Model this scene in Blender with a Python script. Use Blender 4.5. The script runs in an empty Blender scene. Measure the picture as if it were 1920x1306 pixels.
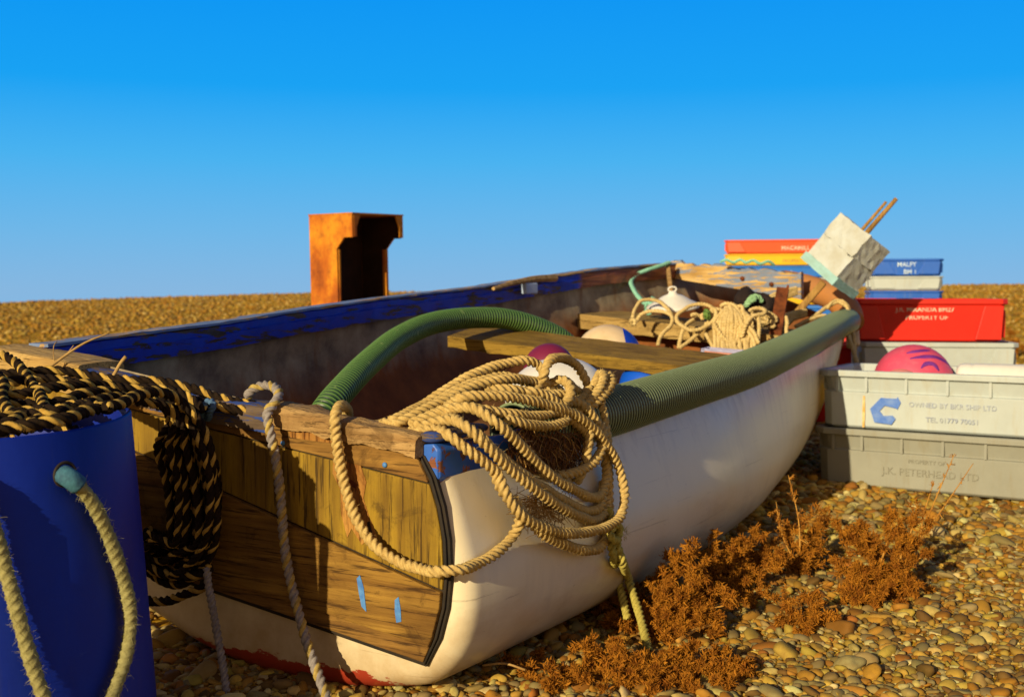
import bpy, math, random
import numpy as np
from mathutils import Matrix, Vector

random.seed(7)
rng = np.random.default_rng(7)
scene = bpy.context.scene
col = scene.collection
PI = math.pi

# ------------------------------------------------------------------ camera
CAM_H = 0.79
F_PX = 2155.0            # focal length in photograph pixels (1920 wide)
PITCH = math.radians(2.87)
cam_d = bpy.data.cameras.new('camera')
cam = bpy.data.objects.new('camera', cam_d)
col.objects.link(cam)
cam.location = (0, 0, CAM_H)
cam.rotation_euler = (PI / 2 - PITCH, 0, 0)
cam_d.sensor_width = 36
cam_d.lens = F_PX / 1920 * 36
cam_d.clip_start = 0.05
cam_d.clip_end = 3000
cam_d.dof.use_dof = True
cam_d.dof.focus_distance = 2.5
cam_d.dof.aperture_fstop = 5.4
scene.camera = cam


def ray(u, v):
    cx, cy = (u - 960) / F_PX, (653 - v) / F_PX
    d = np.array([cx, math.cos(PITCH) + cy * math.sin(PITCH), -math.sin(PITCH) + cy * math.cos(PITCH)])
    return d / d[1]


O = np.array([0, 0, CAM_H])


def W(u, v, d):
    return O + ray(u, v) * d


# ------------------------------------------------------------------ boat frame
TH = math.radians(29)
BX = np.array([math.cos(TH), -math.sin(TH), 0])
BY = np.array([math.sin(TH), math.cos(TH), 0])
Bc = W(800, 830, 2.3)


def plane_hit(u, v, p, n):
    r = ray(u, v)
    return O + r * (np.dot(p - O, n) / np.dot(r, n))


def tpw(u, v, off=0.0):
    return plane_hit(u, v, Bc - BY * off, BY)


Ac = tpw(30, 655)
BO = (Ac + Bc) / 2
BO[2] = 0
HB0 = float(np.dot(Bc - BO, BX))


def to_boat(p):
    q = np.asarray(p) - BO
    return np.stack([q @ BX, q @ BY, q[..., 2]], -1)


def from_boat(q):
    q = np.asarray(q, float)
    return BO + q[..., 0:1] * BX + q[..., 1:2] * BY + q[..., 2:3] * np.array([0, 0, 1.0])


def spw(u, v, off=0.0):
    n = BX - 0.06 * BY
    return plane_hit(u, v, Bc + BX * off, n)


# ------------------------------------------------------------------ mesh helpers
MW = {}


def obj(name, V, F, mats, parent=None, local=False, smooth=True, mi=None, base=None, bevel=0.0):
    V = np.asarray(V, float).reshape(-1, 3)
    loc = None
    if parent is None:
        if local:
            loc = (0, 0, 0)
        else:
            loc = np.array([V[:, 0].mean(), V[:, 1].mean(), V[:, 2].min()]) if base is None else np.asarray(base, float)
            V = V - loc
    elif not local:
        M = np.array(MW[parent.name].inverted())
        V = V @ M[:3, :3].T + M[:3, 3]
    me = bpy.data.meshes.new(name)
    if isinstance(F, np.ndarray):
        n, k = F.shape
        me.vertices.add(len(V)); me.vertices.foreach_set('co', V.astype(np.float32).ravel())
        me.loops.add(n * k); me.loops.foreach_set('vertex_index', F.astype(np.int32).ravel())
        me.polygons.add(n)
        me.polygons.foreach_set('loop_start', np.arange(0, n * k, k, dtype=np.int32))
        me.update(calc_edges=True)
        me.validate()
    else:
        me.from_pydata(V.tolist(), [], [list(map(int, f)) for f in F])
        me.update()
    for m in (mats if isinstance(mats, (list, tuple)) else [mats]):
        me.materials.append(m)
    if mi is not None and len(mi) == len(me.polygons):
        me.polygons.foreach_set('material_index', np.asarray(mi, np.int32))
    me.polygons.foreach_set('use_smooth', [smooth] * len(me.polygons))
    o = bpy.data.objects.new(name, me)
    col.objects.link(o)
    if loc is not None:
        o.location = loc
    if parent is not None:
        o.parent = parent
        MW[o.name] = MW[parent.name].copy()
    else:
        MW[o.name] = Matrix.Translation(Vector(loc))
    if bevel:
        b = o.modifiers.new('bevel', 'BEVEL'); b.width = bevel; b.segments = 2; b.limit_method = 'ANGLE'
    return o


def empty(name, loc, rot=(0, 0, 0)):
    o = bpy.data.objects.new(name, None)
    col.objects.link(o)
    o.location = loc; o.rotation_euler = rot
    o.empty_display_size = 0.1
    from mathutils import Euler
    MW[o.name] = Matrix.Translation(Vector(loc)) @ Euler(rot).to_matrix().to_4x4()
    return o


def tag(o, label=None, cat=None, group=None, kind=None):
    if label: o['label'] = label
    if cat: o['category'] = cat
    if group: o['group'] = group
    if kind: o['kind'] = kind
    return o


def join(parts):
    Vs, Fs, Ms, n = [], [], [], 0
    arr = all(isinstance(p[1], np.ndarray) for p in parts) and len({p[1].shape[1] for p in parts}) == 1
    for k, p in enumerate(parts):
        Vs.append(np.asarray(p[0], float)); m = p[2] if len(p) > 2 else 0
        if arr: Fs.append(p[1] + n)
        else: Fs += [[i + n for i in f] for f in p[1]]
        Ms += list(m) if hasattr(m, '__len__') else [m] * len(p[1])
        n += len(p[0])
    return np.concatenate(Vs), (np.concatenate(Fs) if arr else Fs), Ms


def grid_faces(m, n, closed):
    i = np.arange(m - 1)[:, None]
    j = np.arange(n if closed else n - 1)[None, :]
    a = i * n + j; b = i * n + (j + 1) % n
    return np.stack([a, b, b + n, a + n], -1).reshape(-1, 4)


def loft(R, closed=True):
    R = np.asarray(R, float)
    return R.reshape(-1, 3), grid_faces(R.shape[0], R.shape[1], closed)


def spline(pts, step):
    P = np.asarray(pts, float)
    P = np.vstack([2 * P[0] - P[1], P, 2 * P[-1] - P[-2]])
    out = []
    for i in range(1, len(P) - 2):
        p0, p1, p2, p3 = P[i - 1:i + 3]
        t = np.linspace(0, 1, 24, endpoint=False)[:, None]
        # centripetal-ish tangents
        d1 = max(np.linalg.norm(p2 - p1), 1e-6); d0 = max(np.linalg.norm(p1 - p0), 1e-6); d2 = max(np.linalg.norm(p3 - p2), 1e-6)
        m1 = ((p1 - p0) / d0 * d1 + (p2 - p1) / d1 * d0) / (d0 + d1) * d1
        m2 = ((p2 - p1) / d1 * d2 + (p3 - p2) / d2 * d1) / (d1 + d2) * d1
        out.append((2 * t**3 - 3 * t**2 + 1) * p1 + (t**3 - 2 * t**2 + t) * m1 + (-2 * t**3 + 3 * t**2) * p2 + (t**3 - t**2) * m2)
    out.append(P[-2][None])
    Q = np.concatenate(out)
    L = np.concatenate([[0], np.cumsum(np.linalg.norm(np.diff(Q, axis=0), axis=1))])
    n = max(3, int(L[-1] / step) + 1)
    s = np.linspace(0, L[-1], n)
    return np.stack([np.interp(s, L, Q[:, k]) for k in range(Q.shape[1])], 1)


def frames(P):
    T = np.gradient(P, axis=0)
    T /= np.linalg.norm(T, axis=1)[:, None] + 1e-12
    N = np.zeros_like(T)
    a = np.array([0, 0, 1.0]) if abs(T[0, 2]) < .9 else np.array([1.0, 0, 0])
    n = a - T[0] * np.dot(a, T[0]); n /= np.linalg.norm(n)
    for i in range(len(P)):
        n = n - T[i] * np.dot(n, T[i]); n /= np.linalg.norm(n) + 1e-12
        N[i] = n
    return T, N, np.cross(T, N)


def tube(P, r, sides=8, ends=True, squash=1.0):
    P = np.asarray(P, float); r = np.broadcast_to(np.asarray(r, float), (len(P),)).copy()
    if ends:
        P = np.vstack([P[0], P, P[-1]]); r = np.concatenate([[1e-4], r, [1e-4]])
    T, N, B = frames(np.vstack([P[:1], P[1:]]) + np.arange(len(P))[:, None] * 1e-9)
    if ends:
        T[0], N[0], B[0] = T[1], N[1], B[1]; T[-1], N[-1], B[-1] = T[-2], N[-2], B[-2]
    a = np.linspace(0, 2 * PI, sides, endpoint=False)
    R = P[:, None] + r[:, None, None] * (np.cos(a)[None, :, None] * N[:, None] + squash * np.sin(a)[None, :, None] * B[:, None])
    return loft(R)


LOBE = []
for k_ in range(3):
    for al in (-60, -38, -16, 6, 28, 50):
        LOBE.append((k_, math.radians(k_ * 120 + al), math.radians(al)))


def rope(pts, r, pitch=3.9, jitter=0.0, ends=True, groove=.64):
    """a three-strand laid rope along pts; returns V, F, strand index per face"""
    P = spline(pts, r * .40)
    if jitter:
        w = np.cumsum(rng.normal(0, 1, P.shape), axis=0)
        k = np.ones(31) / 31
        w = np.stack([np.convolve(rng.normal(0, jitter * 5, len(P)), k, 'same') for _ in range(3)], 1)
        P = P + w
    s = np.concatenate([[0], np.cumsum(np.linalg.norm(np.diff(P, axis=0), axis=1))])
    T, N, B = frames(P)
    tw = 2 * PI * s / (pitch * r)
    ang = np.array([q[1] for q in LOBE]); al = np.array([q[2] for q in LOBE])
    prof = .5 * np.cos(al) + np.sqrt(np.maximum(.25 - (.5 * np.sin(al))**2, 0))
    prof = np.clip(prof, groove, 1.0)
    rr = np.full(len(P), r) * (1 + .05 * np.sin(s / r * .9 + rng.uniform(0, 6)))
    if ends:
        rr[0] = rr[-1] = r * .25
    A = ang[None] + tw[:, None]
    R = P[:, None] + (rr[:, None] * prof[None])[..., None] * (np.cos(A)[..., None] * N[:, None] + np.sin(A)[..., None] * B[:, None])
    V, F = loft(R)
    mi = np.tile(np.repeat([0, 1, 2], 6), len(P) - 1)
    return V, F, mi


def fibres(P, r, n, length, thick=.0005):
    """loose fibres sticking out of a rope path P"""
    out = []
    T, N, B = frames(P)
    idx = rng.integers(1, len(P) - 1, n)
    for i in idx:
        a = rng.uniform(0, 2 * PI)
        d = math.cos(a) * N[i] + math.sin(a) * B[i]
        p0 = P[i] + d * r * .8
        l = length * rng.uniform(.4, 1.2)
        q = d * .8 + T[i] * rng.normal(0, .8) + rng.normal(0, .3, 3)
        p1 = p0 + q * l * .5
        p2 = p1 + (q + rng.normal(0, .5, 3)) * l * .5
        w = np.cross(q, rng.normal(0, 1, 3)); w = w / (np.linalg.norm(w) + 1e-9) * thick
        V = np.array([p0 - w, p0 + w, p1 + w * .7, p1 - w * .7, p2 + w * .3, p2 - w * .3])
        out.append((V, np.array([[0, 1, 2, 3], [3, 2, 4, 5]])))
    return join(out)[:2]


def box(x0, x1, y0, y1, z0, z1):
    V = np.array([[x, y, z] for x in (x0, x1) for y in (y0, y1) for z in (z0, z1)], float)
    F = np.array([[0, 1, 3, 2], [4, 6, 7, 5], [0, 4, 5, 1], [2, 3, 7, 6], [0, 2, 6, 4], [1, 5, 7, 3]])
    return V, F


def bar(p, q, w, h, up=(0, 0, 1), roll=0.0):
    """box beam from p to q, width w, height h"""
    p, q = np.asarray(p, float), np.asarray(q, float)
    t = q - p; L = np.linalg.norm(t); t /= L
    up = np.asarray(up, float)
    s = np.cross(t, up); s /= np.linalg.norm(s); u = np.cross(s, t)
    c, sn = math.cos(roll), math.sin(roll)
    s, u = s * c + u * sn, u * c - s * sn
    V, F = box(0, L, -w / 2, w / 2, -h / 2, h / 2)
    return p + V[:, :1] * t + V[:, 1:2] * s + V[:, 2:3] * u, F


def prism(poly, y0, y1):
    """polygon in (x,z) extruded along y"""
    n = len(poly)
    P = np.asarray(poly, float)
    V = np.vstack([np.stack([P[:, 0], np.full(n, y0), P[:, 1]], 1), np.stack([P[:, 0], np.full(n, y1), P[:, 1]], 1)])
    F = [list(range(n)), list(range(2 * n - 1, n - 1, -1))] + [[i, i + n, (i + 1) % n + n, (i + 1) % n] for i in range(n)]
    return V, F


def clip(poly, p, n):
    """keep the side of the line through p where (x-p).n >= 0"""
    out = []
    P = [np.asarray(q, float) for q in poly]
    for i in range(len(P)):
        a, b = P[i], P[(i + 1) % len(P)]
        da, db = np.dot(a - p, n), np.dot(b - p, n)
        if da >= 0: out.append(a)
        if (da >= 0) != (db >= 0): out.append(a + (b - a) * da / (da - db))
    return out


def lathe(prof, seg=32, axis=None):
    a = np.linspace(0, 2 * PI, seg, endpoint=False)
    R = [[(r * math.cos(t), r * math.sin(t), z) for t in a] for r, z in prof]
    return loft(R)


def basis(z, hint=(0, 0, 1)):
    z = np.asarray(z, float); z = z / np.linalg.norm(z)
    x = np.cross(hint, z)
    if np.linalg.norm(x) < 1e-3: x = np.cross((1, 0, 0), z)
    x /= np.linalg.norm(x)
    return np.stack([x, np.cross(z, x), z], 0)


def text_mesh(txt, size, bold=False):
    cu = bpy.data.curves.new('t', 'FONT'); cu.body = txt; cu.size = size; cu.align_x = 'LEFT'
    if bold: cu.offset = size * .018
    cu.extrude = 0.0006; cu.resolution_u = 2
    o = bpy.data.objects.new('t', cu); col.objects.link(o)
    dg = bpy.context.evaluated_depsgraph_get()
    me = o.evaluated_get(dg).to_mesh()
    V = np.array([v.co[:] for v in me.vertices]); F = [list(p.vertices) for p in me.polygons]
    o.evaluated_get(dg).to_mesh_clear()
    bpy.data.objects.remove(o); bpy.data.curves.remove(cu)
    return V, F


def text_on(txt, size, x, z, y, bold=False):
    """lettering on a face that looks towards -y (local x along the text)"""
    V, F = text_mesh(txt, size, bold)
    return np.stack([V[:, 0] + x, y - V[:, 2], V[:, 1] + z], 1), F


# ------------------------------------------------------------------ materials
def newmat(name, rough=.8, spec=.3):
    m = bpy.data.materials.new(name); m.use_nodes = True
    nt = m.node_tree
    b = nt.nodes['Principled BSDF']
    b.inputs['Roughness'].default_value = rough
    b.inputs['Specular IOR Level'].default_value = spec
    return m, nt, b


def N(nt, t, **kw):
    n = nt.nodes.new(t)
    for k, v in kw.items():
        if hasattr(n, k) and k not in n.inputs: setattr(n, k, v)
        else: n.inputs[k].default_value = v
    return n


def coords(nt, scale=(1, 1, 1), kind='Object'):
    tc = nt.nodes.new('ShaderNodeTexCoord'); mp = nt.nodes.new('ShaderNodeMapping')
    mp.inputs['Scale'].default_value = scale
    nt.links.new(tc.outputs[kind], mp.inputs['Vector'])
    return mp.outputs['Vector']


def noise(nt, vec, scale, detail=4, rough=.55, dist=0.0):
    n = N(nt, 'ShaderNodeTexNoise', Scale=scale, Detail=detail, Roughness=rough, Distortion=dist)
    nt.links.new(vec, n.inputs['Vector'])
    return n.outputs['Fac']


def ramp(nt, fac, stops, interp='LINEAR'):
    r = nt.nodes.new('ShaderNodeValToRGB')
    r.color_ramp.interpolation = interp
    e = r.color_ramp.elements
    while len(e) < len(stops): e.new(.5)
    for el, (p, c) in zip(e, stops):
        el.position = p
        el.color = (*c, 1) if hasattr(c, '__len__') else (c, c, c, 1)
    nt.links.new(fac, r.inputs['Fac'])
    return r.outputs['Color']


def mix(nt, fac, a, b, mode='MIX'):
    m = nt.nodes.new('ShaderNodeMix'); m.data_type = 'RGBA'; m.blend_type = mode
    def put(sock, v):
        if hasattr(v, 'is_linked') or isinstance(v, bpy.types.NodeSocket): nt.links.new(v, sock)
        elif hasattr(v, '__len__'): sock.default_value = (*v, 1)
        else: sock.default_value = v
    put(m.inputs[0], fac); put(m.inputs[6], a); put(m.inputs[7], b)
    return m.outputs[2]


def math_(nt, op, a, b=0.0, c=None):
    m = nt.nodes.new('ShaderNodeMath'); m.operation = op
    for i, v in enumerate((a, b) if c is None else (a, b, c)):
        if isinstance(v, bpy.types.NodeSocket): nt.links.new(v, m.inputs[i])
        else: m.inputs[i].default_value = v
    return m.outputs[0]


def bump(nt, b, h, strength=.3, dist=.005):
    n = N(nt, 'ShaderNodeBump', Strength=strength, Distance=dist)
    nt.links.new(h, n.inputs['Height']); nt.links.new(n.outputs['Normal'], b.inputs['Normal'])


def setc(nt, b, c):
    nt.links.new(c, b.inputs['Base Color'])


def m_soft(name, c, c2=None, scale=8, rough=.75, bstr=.25, bscale=60, bdist=.003, spec=.3, lo=.35, hi=.65):
    m, nt, b = newmat(name, rough, spec)
    v = coords(nt)
    c2 = c2 or tuple(x * .7 for x in c)
    setc(nt, b, ramp(nt, noise(nt, v, scale, 6, .6), [(lo, c), (hi, c2)]))
    if bstr: bump(nt, b, noise(nt, v, bscale, 5, .6), bstr, bdist)
    return m


def m_wood(name, c1, c2, along='X', rough=.8, fine=1.0, bstr=.5, crack=None):
    m, nt, b = newmat(name, rough, .25)
    sc = {'X': (1.6, 34, 34), 'Y': (34, 1.6, 34), 'Z': (34, 34, 1.6)}[along]
    v = coords(nt, tuple(s * fine for s in sc))
    n1 = noise(nt, v, 1.0, 8, .65, .4)
    n2 = noise(nt, coords(nt), 5.0, 4, .6)
    n3 = noise(nt, coords(nt, tuple(s * fine * 4 for s in sc)), 1.0, 4, .7)
    n4 = noise(nt, coords(nt), 11.0, 7, .7, .8)
    c = ramp(nt, n1, [(.3, c2), (.5, tuple((p + q) / 2 for p, q in zip(c1, c2))), (.68, c1)])
    c = mix(nt, ramp(nt, n2, [(.4, 0.0), (.7, .55)]), c, tuple(x * .55 for x in c2))
    c = mix(nt, ramp(nt, n3, [(.37, .85), (.46, 0.0)]), c, tuple(x * .3 for x in c2))
    c = mix(nt, ramp(nt, n4, [(.56, 0.0), (.66, .6)]), c, tuple(x * .38 for x in c2))
    setc(nt, b, c)
    bump(nt, b, math_(nt, 'ADD', math_(nt, 'ADD', n1, n3), math_(nt, 'MULTIPLY', n4, .8)), bstr * 1.3, .004)
    return m


def m_peel(name, paint, wood1, wood2, thresh=.52, scale=5.0, stretch=(1, 1, 1), rough=.55, extra=None):
    m, nt, b = newmat(name, rough, .35)
    v = coords(nt, stretch)
    n = noise(nt, v, scale, 9, .68, .3)
    nw = noise(nt, coords(nt, (6, 6, 40)), 1, 6, .6)
    w = ramp(nt, nw, [(.35, wood2), (.65, wood1)])
    pv = ramp(nt, noise(nt, coords(nt), 14, 5, .6), [(.3, tuple(x * .7 for x in paint)), (.7, paint)])
    k = ramp(nt, n, [(thresh, 0.0), (thresh + .018, 1.0)])
    c = mix(nt, k, pv, w)
    if extra: c = extra(nt, c)
    setc(nt, b, c)
    bump(nt, b, math_(nt, 'ADD', math_(nt, 'MULTIPLY', k, -1.0), math_(nt, 'MULTIPLY', nw, .5)), .5, .002)
    return m
# ------------------------------------------------------------------ sun, sky
SUN_AZ = math.radians(32 + 180)      # clockwise from +y, where the sun stands
SUN_EL = math.radians(18)
sdir = Vector((math.sin(SUN_AZ) * math.cos(SUN_EL), math.cos(SUN_AZ) * math.cos(SUN_EL), math.sin(SUN_EL)))
sl = bpy.data.lights.new('sun', 'SUN'); sl.energy = 5.0; sl.angle = math.radians(.5); sl.color = (1.0, .82, .50)
so = bpy.data.objects.new('sun', sl); col.objects.link(so)
so.rotation_euler = sdir.to_track_quat('Z', 'Y').to_euler()
so.location = (-4, -6, 6)
world = bpy.data.worlds.new('World'); scene.world = world; world.use_nodes = True
wn = world.node_tree
bg = wn.nodes['Background']; bg.inputs['Strength'].default_value = .10
sky = wn.nodes.new('ShaderNodeTexSky'); sky.sky_type = 'NISHITA'; sky.sun_disc = False
sky.sun_elevation = SUN_EL; sky.sun_rotation = SUN_AZ; sky.air_density = 1.0; sky.dust_density = .3; sky.ozone_density = 3.0
SKY_K = .93 / .10


def world_sky():
    """deep polarised blue opposite the sun, pale and warm towards it"""
    nt = wn
    tc = nt.nodes.new('ShaderNodeTexCoord')
    sp = nt.nodes.new('ShaderNodeSeparateXYZ'); nt.links.new(tc.outputs['Generated'], sp.inputs[0])
    dt = nt.nodes.new('ShaderNodeVectorMath'); dt.operation = 'DOT_PRODUCT'
    nt.links.new(tc.outputs['Generated'], dt.inputs[0]); dt.inputs[1].default_value = Vector((sdir.x, sdir.y, 0)).normalized()
    def rmp(fac, stops):
        r = nt.nodes.new('ShaderNodeValToRGB'); e = r.color_ramp.elements
        while len(e) < len(stops): e.new(.5)
        for el, (p, c) in zip(e, stops): el.position = p; el.color = (*c, 1)
        nt.links.new(fac, r.inputs['Fac']); return r.outputs['Color']
    blue = rmp(sp.outputs['Z'], [(.0, (.235, .475, .76)), (.05, (.150, .47, .82)), (.11, (.060, .445, .88)), (.17, (.004, .36, .91)), (.24, (.0, .31, .91)), (.36, (.0, .09, .32)), (1.0, (.0, .03, .12))])
    mr = nt.nodes.new('ShaderNodeMapRange'); mr.inputs['From Min'].default_value = -.50; mr.inputs['From Max'].default_value = .45
    mr.interpolation_type = 'SMOOTHSTEP'
    nt.links.new(dt.outputs['Value'], mr.inputs['Value'])
    def mx(f, a, b):
        m = nt.nodes.new('ShaderNodeMix'); m.data_type = 'RGBA'
        if isinstance(f, float): m.inputs[0].default_value = f
        else: nt.links.new(f, m.inputs[0])
        nt.links.new(a, m.inputs[6])
        if isinstance(b, tuple): m.inputs[7].default_value = (*b, 1)
        else: nt.links.new(b, m.inputs[7])
        return m.outputs[2]
    low = nt.nodes.new('ShaderNodeMapRange'); low.inputs['From Min'].default_value = .15; low.inputs['From Max'].default_value = .75
    low.inputs['To Min'].default_value = 1.0; low.inputs['To Max'].default_value = .12
    nt.links.new(sp.outputs['Z'], low.inputs['Value'])
    ml = nt.nodes.new('ShaderNodeMath'); ml.operation = 'MULTIPLY'
    nt.links.new(mr.outputs['Result'], ml.inputs[0]); nt.links.new(low.outputs['Result'], ml.inputs[1])
    c = mx(ml.outputs[0], blue, (.70, .44, .16))
    sc = nt.nodes.new('ShaderNodeVectorMath'); sc.operation = 'SCALE'; sc.inputs['Scale'].default_value = SKY_K
    nt.links.new(c, sc.inputs[0])
    return mx(.025, sc.outputs[0], sky.outputs['Color'])


wn.links.new(world_sky(), bg.inputs['Color'])
vs = scene.view_settings
vs.view_transform = 'Standard'; vs.look = 'None'; vs.exposure = .10; vs.gamma = 1

# ------------------------------------------------------------------ materials
def hull_mat():
    m, nt, b = newmat('gelcoat', .33, .45)
    tc = nt.nodes.new('ShaderNodeTexCoord'); sp = nt.nodes.new('ShaderNodeSeparateXYZ')
    nt.links.new(tc.outputs['Object'], sp.inputs[0])
    n1 = noise(nt, coords(nt), 3.0, 6, .6)
    n2 = noise(nt, coords(nt, (8, 8, 1.2)), 2.0, 5, .6)
    c = ramp(nt, n1, [(.3, (.68, .585, .40)), (.7, (.77, .68, .49))])
    c = mix(nt, ramp(nt, n2, [(.5, 0.0), (.8, .35)]), c, (.45, .40, .33))
    # runs of dirt below the gunwale, long scrapes, and tan that deepens towards the bottom
    n5 = noise(nt, coords(nt, (26, 26, .9)), 1.0, 5, .65)
    hi_ = math_(nt, 'MULTIPLY_ADD', sp.outputs['Z'], 1.1, -.05)
    c = mix(nt, ramp(nt, math_(nt, 'MULTIPLY', n5, hi_), [(.20, 0.0), (.33, .5)]), c, (.34, .25, .14))
    n6 = noise(nt, coords(nt, (1.2, .7, 34)), 2.2, 6, .75, .6)
    c = mix(nt, ramp(nt, n6, [(.635, 0.0), (.655, .5)]), c, (.30, .24, .17))
    n7 = noise(nt, coords(nt, (3, 1.0, 3)), 3.0, 6, .7)
    low_tan = math_(nt, 'SUBTRACT', n7, math_(nt, 'MULTIPLY', sp.outputs['Z'], 2.6))
    c = mix(nt, ramp(nt, low_tan, [(.10, 0.0), (.60, .75)]), c, (.40, .26, .11))
    n4 = noise(nt, coords(nt, (1, 1, 5)), 60, 3, .7)
    c = mix(nt, ramp(nt, n4, [(.69, 0.0), (.73, .6)]), c, (.22, .15, .09))
    # worn red antifouling low on the stern
    n3 = noise(nt, coords(nt, (5, 5, 12)), 1.6, 8, .7)
    low = math_(nt, 'MULTIPLY_ADD', sp.outputs['Z'], -11.0, .22)
    fwd = math_(nt, 'MULTIPLY', sp.outputs['Y'], -6.0)
    k = math_(nt, 'ADD', math_(nt, 'ADD', n3, low), fwd)
    c = mix(nt, ramp(nt, k, [(1.02, 0.0), (1.05, 1.0)]) if False else ramp(nt, math_(nt, 'SUBTRACT', k, .285), [(.57, 0.0), (.60, 1.0)]), c, (.30, .035, .015))
    setc(nt, b, c)
    rr = ramp(nt, n1, [(.3, .28), (.7, .45)])
    nt.links.new(rr, b.inputs['Roughness'])
    bump(nt, b, noise(nt, coords(nt), 2.2, 3, .5), .25, .02)
    return m


def lining_mat():
    m, nt, b = newmat('grimy_lining', .8, .3)
    tc = nt.nodes.new('ShaderNodeTexCoord'); sp = nt.nodes.new('ShaderNodeSeparateXYZ')
    nt.links.new(tc.outputs['Object'], sp.inputs[0])
    n1 = noise(nt, coords(nt), 6, 7, .65)
    n2 = noise(nt, coords(nt, (8, 8, 1.5)), 2, 5, .6)
    grey = ramp(nt, n1, [(.3, (.10, .075, .06)), (.5, (.27, .22, .15)), (.7, (.42, .36, .25))])
    brown = ramp(nt, n1, [(.3, (.11, .034, .008)), (.7, (.32, .11, .022))])
    tide = math_(nt, 'ADD', math_(nt, 'MULTIPLY_ADD', sp.outputs['Z'], 5.0, math_(nt, 'MULTIPLY', sp.outputs['Y'], -.45)), math_(nt, 'MULTIPLY', n2, .9))
    c = mix(nt, ramp(nt, math_(nt, 'MULTIPLY', tide, .3), [(.60, 1.0), (.78, 0.0)]), grey, brown)
    c = mix(nt, ramp(nt, n2, [(.55, 0.0), (.75, .7)]), c, (.16, .065, .02))
    setc(nt, b, c)
    bump(nt, b, n1, .4, .006)
    return m


M = {}
M['hull'] = hull_mat()
M['lining'] = lining_mat()
M['oak'] = m_wood('weathered_oak_boards', (.40, .23, .04), (.13, .055, .010), 'X')
M['oak_dark'] = m_wood('dark_oak_boards', (.38, .21, .045), (.11, .045, .010), 'X')
M['ply'] = m_wood('varnished_ply', (.40, .255, .02), (.13, .065, .008), 'Z', .7, .8, .5)
M['rail'] = m_wood('bleached_rail_wood', (.60, .40, .17), (.28, .15, .05), 'X', .85, 1.0, .8)
M['thwart'] = m_wood('thwart_wood', (.38, .24, .035), (.17, .095, .014), 'X')
M['seat'] = m_wood('bow_seat_wood', (.52, .36, .13), (.28, .17, .05), 'X')
M['splinter'] = m_wood('raw_splintered_wood', (.62, .34, .085), (.26, .085, .014), 'Z', .9, 1.3, 1.0)
M['seal'] = m_soft('black_seal', (.012, .010, .008), (.03, .02, .012), 20, .7)


def redpatch(nt, c):
    tc = nt.nodes.new('ShaderNodeTexCoord'); sp = nt.nodes.new('ShaderNodeSeparateXYZ')
    nt.links.new(tc.outputs['Object'], sp.inputs[0])
    nn = noise(nt, coords(nt), 6, 4, .6)
    y = math_(nt, 'MULTIPLY_ADD', nn, .25, sp.outputs['Y'])
    brown = ramp(nt, noise(nt, coords(nt, (4, 1, 20)), 3, 5, .6), [(.35, (.12, .03, .012)), (.65, (.30, .11, .04))])
    k = ramp(nt, math_(nt, 'MULTIPLY', y, .25), [(.825, 0.0), (.835, 1.0)])
    return mix(nt, k, c, brown)


M['blue_gun'] = m_peel('peeling_blue_paint', (.004, .030, .50), (.09, .05, .022), (.03, .015, .008), .540, 5.5, (2.2, 1, 7), extra=redpatch)
M['cap'] = m_peel('worn_gunwale_cap', (.16, .24, .46), (.50, .34, .16), (.26, .15, .06), .52, 6, (3, .7, 3), .8)
M['blue_stub'] = m_peel('chipped_blue_paint', (.035, .15, .66), (.30, .10, .03), (.06, .03, .03), .53, 22, (1, 1, 1), .45)
M['blue_rail'] = m_peel('worn_blue_rail', (.03, .07, .30), (.17, .12, .08), (.07, .045, .03), .47, 6, (1, 6, 9), .8)
M['plank'] = m_peel('worn_pale_blue_plank', (.22, .27, .40), (.62, .42, .17), (.36, .21, .06), .50, 5, (1.2, 3, 9), .85)
M['paint_spot'] = m_soft('blue_paint_spot', (.10, .28, .62), (.05, .16, .5), 60, .6)
M['rust'] = m_soft('rusty_iron', (.22, .06, .015), (.07, .018, .006), 20, .9, .5, 90, .003)
M['pale_wood'] = m_wood('pale_corner_wood', (.62, .43, .16), (.34, .2, .06), 'X')


def hose_mat(name, c_lo, c_hi, dusty=(.30, .33, .20), k_d=.6):
    m, nt, b = newmat(name, .42, .5)
    n1 = noise(nt, coords(nt), 4, 6, .6)
    n2 = noise(nt, coords(nt), 40, 4, .6)
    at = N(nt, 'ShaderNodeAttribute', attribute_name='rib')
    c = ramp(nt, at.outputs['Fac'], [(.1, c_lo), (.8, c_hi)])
    if k_d:
        tc = nt.nodes.new('ShaderNodeTexCoord'); sp = nt.nodes.new('ShaderNodeSeparateXYZ')
        nt.links.new(tc.outputs['Object'], sp.inputs[0])
        d = math_(nt, 'ADD', math_(nt, 'MULTIPLY', sp.outputs['Y'], .22), math_(nt, 'MULTIPLY', n1, .8))
        c = mix(nt, math_(nt, 'MULTIPLY', ramp(nt, d, [(.74, 0.0), (1.0, 1.0)]), k_d), c, dusty)
    c = mix(nt, ramp(nt, n2, [(.62, 0.0), (.7, .5)]), c, dusty)
    setc(nt, b, c)
    return m


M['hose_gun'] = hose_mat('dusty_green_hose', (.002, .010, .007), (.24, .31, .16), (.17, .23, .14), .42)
M['hose_in'] = hose_mat('bright_green_hose', (.005, .034, .012), (.14, .27, .06), (.22, .30, .12), k_d=0)


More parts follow.
